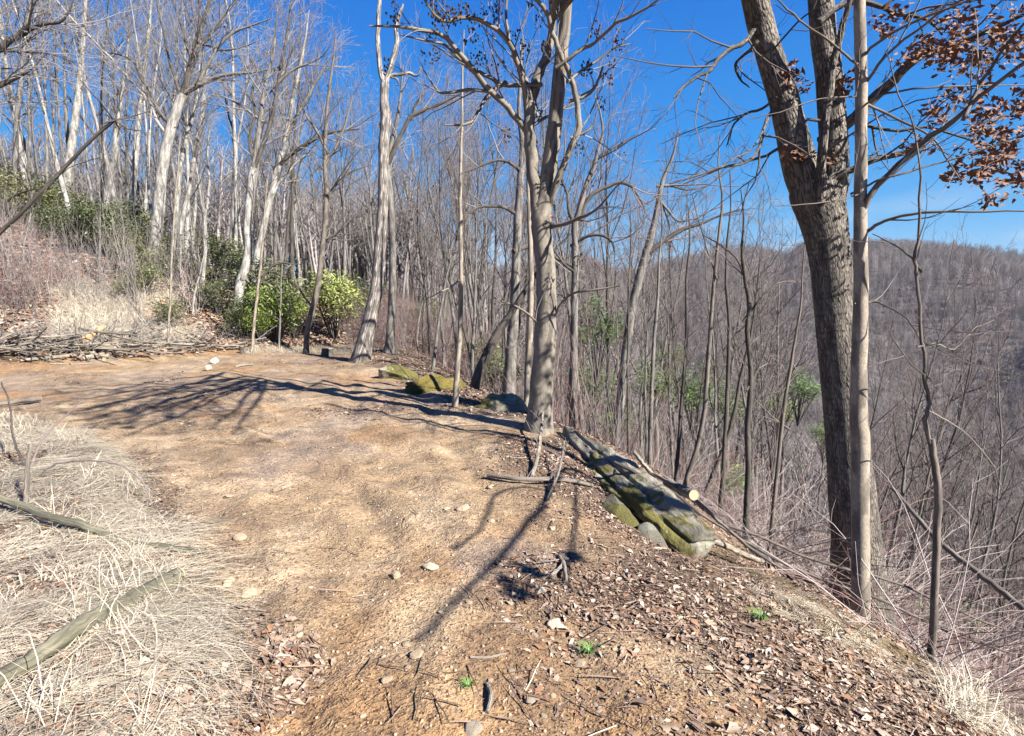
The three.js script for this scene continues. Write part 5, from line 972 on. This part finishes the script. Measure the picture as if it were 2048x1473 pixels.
// brush pile at the foot of the left bank
{
  const logs = [
    ['thickest pale log on the right of the brush pile', [[222, 688, 12, 0.35], [250, 686, 13, 0.35], [282, 684, 12, 0.3]], M.logPale, 'start'],
    ['orange split log in the middle of the brush pile', [[165, 700, 13, 0.2], [190, 690, 12, 0.3], [212, 681, 10, 0.4]], std({ color: lin(0.4, 0.24, 0.1) }), 'end'],
    ['short upright stub beside the thickest pale log', [[278, 695, 9, 0.1], [274, 676, 10, 0.35], [276, 672, 8, 0.5]], M.logPale, 'end'],
    ['long grey pole low along the front of the brush pile', [[40, 726, 6, 0.05], [110, 719, 7, 0.05], [190, 712, 6, 0.08]], M.logPale],
    ['pale pole slanting up to the right through the brush pile', [[60, 718, 6, 0.1], [105, 702, 7, 0.3], [150, 684, 5, 0.6]], M.logPale],
    ['second slanting pole left of the orange split log', [[120, 716, 5, 0.1], [145, 697, 5, 0.4], [165, 678, 4, 0.7]], M.logPale],
    ['split pale log at the front right of the brush pile', [[165, 722, 9, 0.03], [190, 718, 10, 0.06], [206, 716, 9, 0.05]], M.logPale, 'end'],
    ['thin log pointing to the dirt at the front of the brush pile', [[206, 723, 7, 0.03], [222, 713, 7, 0.1], [236, 704, 6, 0.2]], M.logPale, 'start'],
    ['dark pole crossing the brush pile on its right side', [[180, 712, 6, 0.2], [205, 704, 7, 0.3], [228, 694, 5, 0.4]], M.logGrey],
    ['long pale pole lying right of the brush pile', [[250, 705, 5, 0.1], [300, 703, 6, 0.1], [340, 697, 6, 0.15], [400, 700, 4, 0.1]], M.logPale],
    ['thin white pole leaning on the bank far right of the brush pile', [[350, 685, 4, 0.4], [380, 693, 4, 0.3], [405, 700, 5, 0.2]], M.logPale],
    ['stubby grey log end leaning right of the upright stub', [[305, 685, 8, 0.3], [316, 692, 9, 0.2], [325, 699, 9, 0.1]], M.logGrey, 'start'],
    ['pole sticking out of the pile at its far left', [[-30, 704, 7, 0.4], [20, 700, 7, 0.4], [80, 695, 5, 0.5]], M.logGrey],
    ['slim log lying at the left front of the pile', [[-30, 716, 7, 0.2], [30, 714, 7, 0.2], [90, 708, 6, 0.25]], M.logGrey],
    ['pale lone stick before the brush pile on the dirt', [[100, 730, 4, 0.02], [145, 731, 4, 0.02], [185, 729, 3, 0.02]], M.logPale],
    ['white stick lying on the far dirt right of the jagged stone', [[470, 736, 4, 0.02], [490, 733, 4, 0.03], [508, 731, 3, 0.02]], M.logPale],
  ];
  for (const [label, pts, mat, cut] of logs) stick('pole', label, 'pole', pts, mat, { cut, sides: 9 });
  const R = rng(1234);
  const pg = new THREE.BufferGeometry();
  const poleGeo = [0, 1, 2, 3].map((k) => { const c = path(V(-1.2, 0, 0), V(1, (R() - 0.5) * 0.1, (R() - 0.5) * 0.2), 2.4, 7, 0.16, 0, R); return new MB().tube(c, c.map((_, q) => 0.04 - q * 0.003), 6, k, 0.15, true).geo(); });
  const proto = [];
  for (let k = 0; k < 70; k++) {
    const px = R() < 0.75 ? lerp(-60, 240, R()) : lerp(240, 450, R()), g = G(px, lerp(728, 704, clamp(px / 450)) - R() * 10), v = k % 4, label = 'cut grey pole lying in the tangled brush pile', grp = 'poles of the brush pile';
    let o; if (!proto[v]) { o = proto[v] = new THREE.Mesh(poleGeo[v], [M.logPale, M.logPale, M.logGrey, M.logPale][v]); o.name = numbered('pole'); o.castShadow = o.receiveShadow = true; scene.add(tag(o, label, 'pole', grp)); } else o = copyOf(proto[v]);
    const s = 0.6 + R() * 0.8, hgt = px < 240 ? 0.55 : 0.2; o.position.set(g.x, g.y + 0.05 + R() * hgt, g.z - R() * 0.9); o.scale.set(s, 0.5 + R() * 0.8, 0.5 + R() * 0.8); o.rotation.set(0, (R() - 0.5) * 1.5, (R() - 0.4) * 0.5, 'YXZ');
  }
  const tw = new MB(), base = G(130, 715);
  for (let k = 0; k < 240; k++) { const px = R() < 0.7 ? lerp(-60, 260, R()) : lerp(250, 500, R()), g = G(px, lerp(726, 704, clamp(px / 450)) - R() * 14); g.y += R() * (px < 260 ? 0.5 : 0.2); g.z -= 0.4 + R() * 0.6; const c = path(g, V(R() - 0.5, (R() - 0.35) * 0.5, (R() - 0.5) * 0.7).normalize(), 0.6 + R() * 1.2, 4, 0.35, 0, R); tw.tube(c, [0.014, 0.012, 0.009, 0.007, 0.004], 3, k); shoots(tw, c, 0.008, 0.004, R, { dens: [3], len: [0.4], rad: [0.006], minR: 0.004, spread: 0.6, up: 0, curl: 0.4 }); }
  const b = thing('brushwood', 'tangle of fine cut branches filling the brush pile at the left', 'brushwood', base); b.userData.kind = 'stuff'; mesh('branches', tw.geo(base), M.twigGrey, b, 'stuff');
}
{                                                       // low stump with a sawn pale top at the far end
  const g = G(655, 712), t = thing('stump', 'low sawn stump with a pale top at the far right end of the dirt', 'stump', g);
  const s = new THREE.CylinderGeometry(0.17, 0.23, 0.3, 18, 3); s.translate(0, 0.08, 0); mesh('trunk', s, M.dark, t);
  const c = new THREE.CylinderGeometry(0.165, 0.165, 0.02, 18); c.translate(0, 0.24, 0); mesh('cut_top', c, M.cutWood, t);
  const g2 = G(484, 708), t2 = thing('stump', 'dark narrow stump at the far edge of the dirt below the white curved trunk', 'stump', g2);
  const s2 = new THREE.CylinderGeometry(0.06, 0.08, 0.3, 10); s2.translate(0, 0.08, 0); mesh('trunk', s2, M.dark, t2);
  const c2 = new THREE.CylinderGeometry(0.055, 0.055, 0.01, 10); c2.translate(0, 0.235, 0); mesh('cut_top', c2, M.cutWood, t2);
}

// ------------------------------------------------------------------ loose cover on the ground: leaves, straw, crumbs, twigs, brambles
function spread(name, geo, mat, list, label, cat) {        // list of [matrix, colour]
  const im = new THREE.InstancedMesh(geo, mat, list.length); im.name = numbered(name); im.castShadow = im.receiveShadow = true;
  list.forEach(([m, c], k) => { im.setMatrixAt(k, m); if (c) im.setColorAt(k, c); });
  scene.add(tag(im, label, cat, null, 'stuff')); return im;
}
const upTo = (n) => new THREE.Quaternion().setFromUnitVectors(V(0, 1, 0), n);
{
  const R = rng(5150), mat = std({ roughness: 0.72 }), sets = leafShapes.map(() => []);
  const tones = [[0.205, 0.148, 0.108], [0.175, 0.115, 0.08], [0.135, 0.082, 0.054], [0.095, 0.06, 0.042], [0.235, 0.178, 0.135], [0.13, 0.085, 0.06], [0.18, 0.122, 0.085], [0.29, 0.235, 0.185], [0.17, 0.085, 0.042]];
  const lay = (x, d, s, lift, steep) => {
    const n = normalAt(x, -d), q = upTo(n).multiply(rotE((R() - 0.5) * steep, R() * 6.3, (R() - 0.5) * steep, 'YXZ')), t = tones[Math.floor(Math.pow(R(), 1.15) * tones.length)], f = 0.8 + R() * 0.45;
    sets[Math.floor(R() * 6)].push([at4(V(x, H(x, -d) + lift * s, -d), q, s), lin(t[0] * f, t[1] * f, t[2] * f)]);
  };
  let tries = 0, n = 0;
  while (n < 260000 && tries < 2200000) {                 // near and middle ground, thinning with distance
    tries++;
    const d = 1.6 + 22 * Math.pow(R(), 1.25), az = lerp(-0.8, 0.8, R()), x = Math.tan(az) * d;
    const m = leafMask(x, d) * (x < leftX(d) ? 0.85 : 1), s = x - edgeX(d), bare = d < 6 && s > -0.2 && s < 1.6 ? 0.45 + 0.55 * sstep(0.4, 0.54, fbm(x * 2 + 31, d * 2, 3, 211)) : 0.75 + 0.25 * sstep(0.4, 0.54, fbm(x * 1.6 + 11, d * 1.6, 3, 212));
    if (s > 7 || R() > m * bare * 0.97 * (1 - 0.75 * mossAt(x, d)) + 0.022) continue;
    n++; lay(x, d, (m < 0.1 ? 0.45 : 1) * (1 + 0.2 * sstep(4.2, 2.4, d)) * (0.11 + R() * R() * R() * 0.6) * (d > 8 ? 1.4 : 0.95), 0.012 + R() * 0.035 * m, 1.1);
  }
  n = 0; tries = 0;
  while (n < 42000 && tries < 300000) {                 // the leaf-covered bank at the left
    tries++; const d = 15 + 26 * R(), az = lerp(-0.78, 0.02, R()), x = Math.tan(az) * d; if (hillS(x, d) < -0.5) continue;
    n++; lay(x, d, 0.9 + R() * 1.0, 0.02 + R() * 0.04, 1.3);
  }
  n = 0;
  for (let k = 0; k < 16000; k++) { const d = 5 + 22 * R(), x = edgeX(d) + 3 + R() * 14; if (Math.abs(x / d) > 0.95) continue; lay(x, d, 0.9 + R() * 0.9, 0.02, 1.3); }
  sets.forEach((l, k) => spread('leaf_litter', leafShapes[k], mat, l, ['broad fallen brown leaves covering bank and slope', 'narrow fallen brown leaves covering bank and slope', 'lobed fallen brown leaves covering bank and slope', 'curled fallen brown leaves covering bank and slope', 'twisted fallen brown leaves covering bank and slope', 'flat fallen brown leaves covering bank and slope'][k], 'leaf litter'));
}
{                                                       // dry pale grass, matted
  const R = rng(6160), clump = (seed, n, flat, len, wid = 0.0021) => { const q = rng(seed), mb = new MB(), lie = 0; for (let k = 0; k < n; k++) { const a = flat ? lie + (q() - 0.5) * 2.2 : q() * 6.3, L = len * (0.5 + q() * 0.8), rise = (flat ? 0.05 : 0.28) * (0.15 + q()), o = V((q() - 0.5) * 0.22, 0, (q() - 0.5) * 0.22), pts = [], w = []; const bendy = (q() - 0.5) * 1.6; for (let m = 0; m <= 5; m++) { const t = m / 5, b = a + bendy * t * t; pts.push(o.clone().add(V(Math.cos(b) * L * t, Math.max(0.004, rise * L * 1.9 * Math.sin(Math.PI * Math.min(1, t * 0.95)) * (1 - 0.4 * t)), Math.sin(b) * L * t))); w.push(wid * (1 - 0.75 * t)); } mb.ribbon(pts, w, V(-Math.sin(a), 0.4 * (q() - 0.5), Math.cos(a))); } return mb.geo(); };
  const mat = std({ roughness: 0.6 }), shapes = [clump(1, 34, true, 0.42), clump(2, 34, true, 0.66), clump(3, 26, true, 0.34), clump(4, 24, false, 0.4)], sets = shapes.map(() => []);
  const put = (x, d, s, k) => { const f = 0.4 + R() * 0.75; sets[k].push([at4(V(x, H(x, -d) + 0.005, -d), upTo(normalAt(x, -d, 0.2)).multiply(rotE(0, k === 3 ? R() * 6.3 : 0.45 + (noise2(x * 0.9, d * 0.9, 221) - 0.5) * 3.4 + (R() - 0.5) * 0.9, 0)), s), lin(0.45 * f, 0.39 * f, 0.295 * f)]); };
  for (let k = 0; k < 1750; k++) {                       // left foreground
    const d = 1.7 + 6.3 * Math.pow(R(), 0.62), l = leftX(d), x = l - 3.2 * R() * R() - 0.3; if (x < -0.97 * d - 0.5) continue;
    const patch = fbm(x * 1.1 + 3, d * 1.1, 3, 201), inn = l - x; if (R() > (d > 3.4 ? 0.4 : 0.12) && patch + inn * 0.05 < (d > 3.4 ? 0.4 : 0.44) + (d > 4.2 && d < 5.2 ? 0.05 : 0)) continue;
    put(x, d, 0.65 + R() * 0.5, Math.floor(R() * 3.12));
  }
  for (let k = 0; k < 900; k++) { const px = lerp(120, 360, R()), py = lerp(560, 700, R()), g = G(px, py), d = -g.z; if (d < 14 || d > 32 || fbm(g.x * 0.5, d * 0.5, 3, 203) < 0.45) continue; put(g.x, d, 1.1 + R() * 0.8, R() < 0.4 ? 3 : 1); }
  for (let k = 0; k < 160; k++) { const px = lerp(480, 700, R()), g = G(px, 708 - R() * 10); put(g.x, -g.z, 0.5 + R() * 0.4, 3); }
  for (let k = 0; k < 90; k++) { const px = lerp(1900, 2060, R()), py = lerp(1330, 1440, R()) , g = G(px, py); put(g.x, -g.z, 0.6 + R() * 0.4, Math.floor(R() * 4)); }
  for (let k = 0; k < 50; k++) { const px = lerp(1500, 1760, R()), py = 1130 + (px - 1500) * 0.55 + R() * 70, g = G(px, py); put(g.x, -g.z, 0.35 + R() * 0.3, 2); }
  sets.forEach((l, k) => spread('dry_grass', shapes[k], mat, l, ['matted pale straw grass lying over the left foreground', 'long flattened straw grass on the left foreground and bank', 'short flattened straw grass on the left foreground', 'tufts of upright straw grass at the clearing edges'][k], 'dry grass'));
}
{                                                       // crumbs of soil and grit on the dirt, bits of twig
  const R = rng(7170), crumb = [0, 1].map((k) => { const g = rockGeo(700 + k, 1, 0.8, 0.9, { nx: 2, ny: 2, nz: 2, pw: 2.2, cuts: 4 }); g.deleteAttribute('color'); return g; }), sets = [[], []], mat = std({ roughness: 0.95 });
  for (let k = 0; k < 20000; k++) { const d = 1.5 + 10 * Math.pow(R(), 1.7), az = lerp(-0.62, 0.72, R()), x = Math.tan(az) * d; if (leafMask(x, d) > 0.75) continue; const s = 0.003 + 0.016 * Math.pow(R(), 7), c = groundColor(x, -d), f = 0.55 + R() * 0.8; const y = (c[0] + c[1] + c[2]) / 3; sets[k % 2].push([at4(V(x, H(x, -d) + s * 0.15, -d), rotE(R() * 6, R() * 6, R() * 6), s), lin(lerp(c[0], y, 0.3) * f, lerp(c[1], y, 0.3) * f, lerp(c[2], y, 0.3) * f)]); }
  sets.forEach((l, k) => spread('soil_crumbs', crumb[k], mat, l, ['crumbs of tan soil strewn over the bare dirt', 'grit and small gravel strewn over the bare dirt'][k], 'grit'));
  const bit = new MB(); const c = path(V(-0.5, 0, 0), V(1, 0, 0.1), 1, 3, 0.3, 0, R); bit.tube(c, [0.02, 0.022, 0.018, 0.01], 4, 1);
  const tw = []; for (let k = 0; k < 11000; k++) { const d = 1.6 + 17 * Math.pow(R(), 1.5), az = lerp(-0.78, 0.78, R()), x = Math.tan(az) * d; if (x - edgeX(d) > 6 || R() > 0.3 + leafMask(x, d)) continue; const s = 0.025 + 0.2 * Math.pow(R(), 4) + (d > 7 ? 0.04 : 0), v = R(), col = v < 0.7 ? [0.1, 0.062, 0.042] : v < 0.93 ? [0.2, 0.14, 0.1] : [0.36, 0.3, 0.22]; tw.push([at4(V(x, H(x, -d) + 0.006 + 0.03 * R() * leafMask(x, d), -d), upTo(normalAt(x, -d)).multiply(rotE(0, R() * 6.3, (R() - 0.5) * 0.25)), V(s, s * 0.6 + 0.05, s * 0.6 + 0.05)), lin(...col)]); }
  spread('twig_litter', bit.geo(), std({}), tw, 'small broken twigs lying over dirt and leaves', 'twigs');
}
{                                                       // brambles and leafless undergrowth
  const R = rng(8180), bush = (seed, n, h, arch, r) => { const q = rng(seed), mb = new MB(); for (let k = 0; k < n; k++) { const a = q() * 6.3, o = V((q() - 0.5) * 0.5, -0.05, (q() - 0.5) * 0.5), c = path(o, V(Math.cos(a) * arch, 1, Math.sin(a) * arch), h * (0.6 + q() * 0.7), 6, 0.3, arch > 0.6 ? -0.16 : 0.02, q); mb.tube(c, c.map((_, i) => lerp(r, r * 0.4, i / 6)), 3, k); shoots(mb, c, r * 0.7, r * 0.4, q, { dens: [3.2], len: [0.45 * h], rad: [r * 0.6], minR: r * 0.35, spread: 0.6, up: 0.1, curl: 0.4 }); } return mb.geo(); };
  const mat = std({}), shapes = [bush(11, 9, 1.5, 0.9, 0.0055), bush(12, 8, 1.8, 0.7, 0.006), bush(13, 7, 2.2, 0.25, 0.008), bush(14, 7, 1.4, 0.4, 0.006)], sets = shapes.map(() => []);
  const put = (x, d, s, k, col) => { const f = 0.75 + R() * 0.5; sets[k].push([at4(V(x, H(x, -d), -d), rotE(0, R() * 6.3, 0), s), lin(col[0] * f, col[1] * f, col[2] * f)]); };
  const red = [0.19, 0.115, 0.1], grey = [0.17, 0.148, 0.14], pale = [0.38, 0.32, 0.295];
  for (let k = 0; k < 1100; k++) { const d = 3.6 + 16 * Math.pow(R(), 0.9), s = 3.0 + R() * 12, x = edgeX(d) + s; if (x / d > 1.0 || x / d < 0.25) continue; if (x / d < 0.66 && d < 6) continue; put(x, d, 0.65 + R() * 0.6, Math.floor(R() * 2), R() < 0.5 ? red : pale); }
  for (let k = 0; k < 600; k++) { const d = 8 + 26 * R(), x = edgeX(d) + 1.8 + R() * 18; if (Math.abs(x / d) > 0.98) continue; put(x, d, 0.7 + R() * 0.7, 2 + Math.floor(R() * 2), R() < 0.35 ? red : grey); }
  for (let k = 0; k < 170; k++) { const px = lerp(-60, 560, R()), py = lerp(380, 640, R()), g = G(px, py); if (-g.z < 15 || -g.z > 45) continue; put(g.x, -g.z, 0.6 + R() * 0.7, 2 + Math.floor(R() * 2), R() < 0.15 ? pale : grey); }
  for (let k = 0; k < 240; k++) { const d = 18 + 16 * R(), x = (lerp(690, 1000, R()) - 1024) / F * d; put(x, d, 0.5 + R() * 0.5, 2 + Math.floor(R() * 2), R() < 0.5 ? red : grey); }
  for (let k = 0; k < 60; k++) { const px = lerp(-20, 130, R()), g = G(px, lerp(430, 620, R())); if (-g.z > 30) continue; put(g.x, -g.z, 0.9, 0, red); }
  sets.forEach((l, k) => spread('undergrowth', shapes[k], mat, l, ['arching reddish brambles tangled on the right slope', 'tall reddish brambles tangled on the right slope', 'leafless upright brush on bank and slope', 'leafless low brush on bank and slope'][k], 'undergrowth'));
}
{                                                       // two small green tufts on the bare soil
  const mb = new MB(), R = rng(99); for (let k = 0; k < 22; k++) { const a = R() * 6.3, L = 0.05 + R() * 0.05; mb.ribbon([V(0, 0, 0), V(Math.cos(a) * L * 0.5, L * 0.6, Math.sin(a) * L * 0.5), V(Math.cos(a) * L, L * 0.5, Math.sin(a) * L)], [0.003, 0.003, 0.0008], V(-Math.sin(a), 0, Math.cos(a))); }
  const g = mb.geo(), gm = green(0.07, 0.15, 0.028);
  for (const [px, py, s, label] of [[1180, 1308, 1, 'small green grass tuft on the dirt at the lower right'], [1522, 1240, 1.2, 'small green tuft on the leaf bank left of the slender trunk'], [938, 1375, 0.7, 'tiny green sprout on the dirt at the bottom middle']]) { const o = new THREE.Mesh(g, gm); o.name = numbered('grass_tuft'); o.position.copy(G(px, py)); o.scale.setScalar(s); o.castShadow = o.receiveShadow = true; scene.add(tag(o, label, 'grass tuft')); }
}

renderer.render(scene, camera);
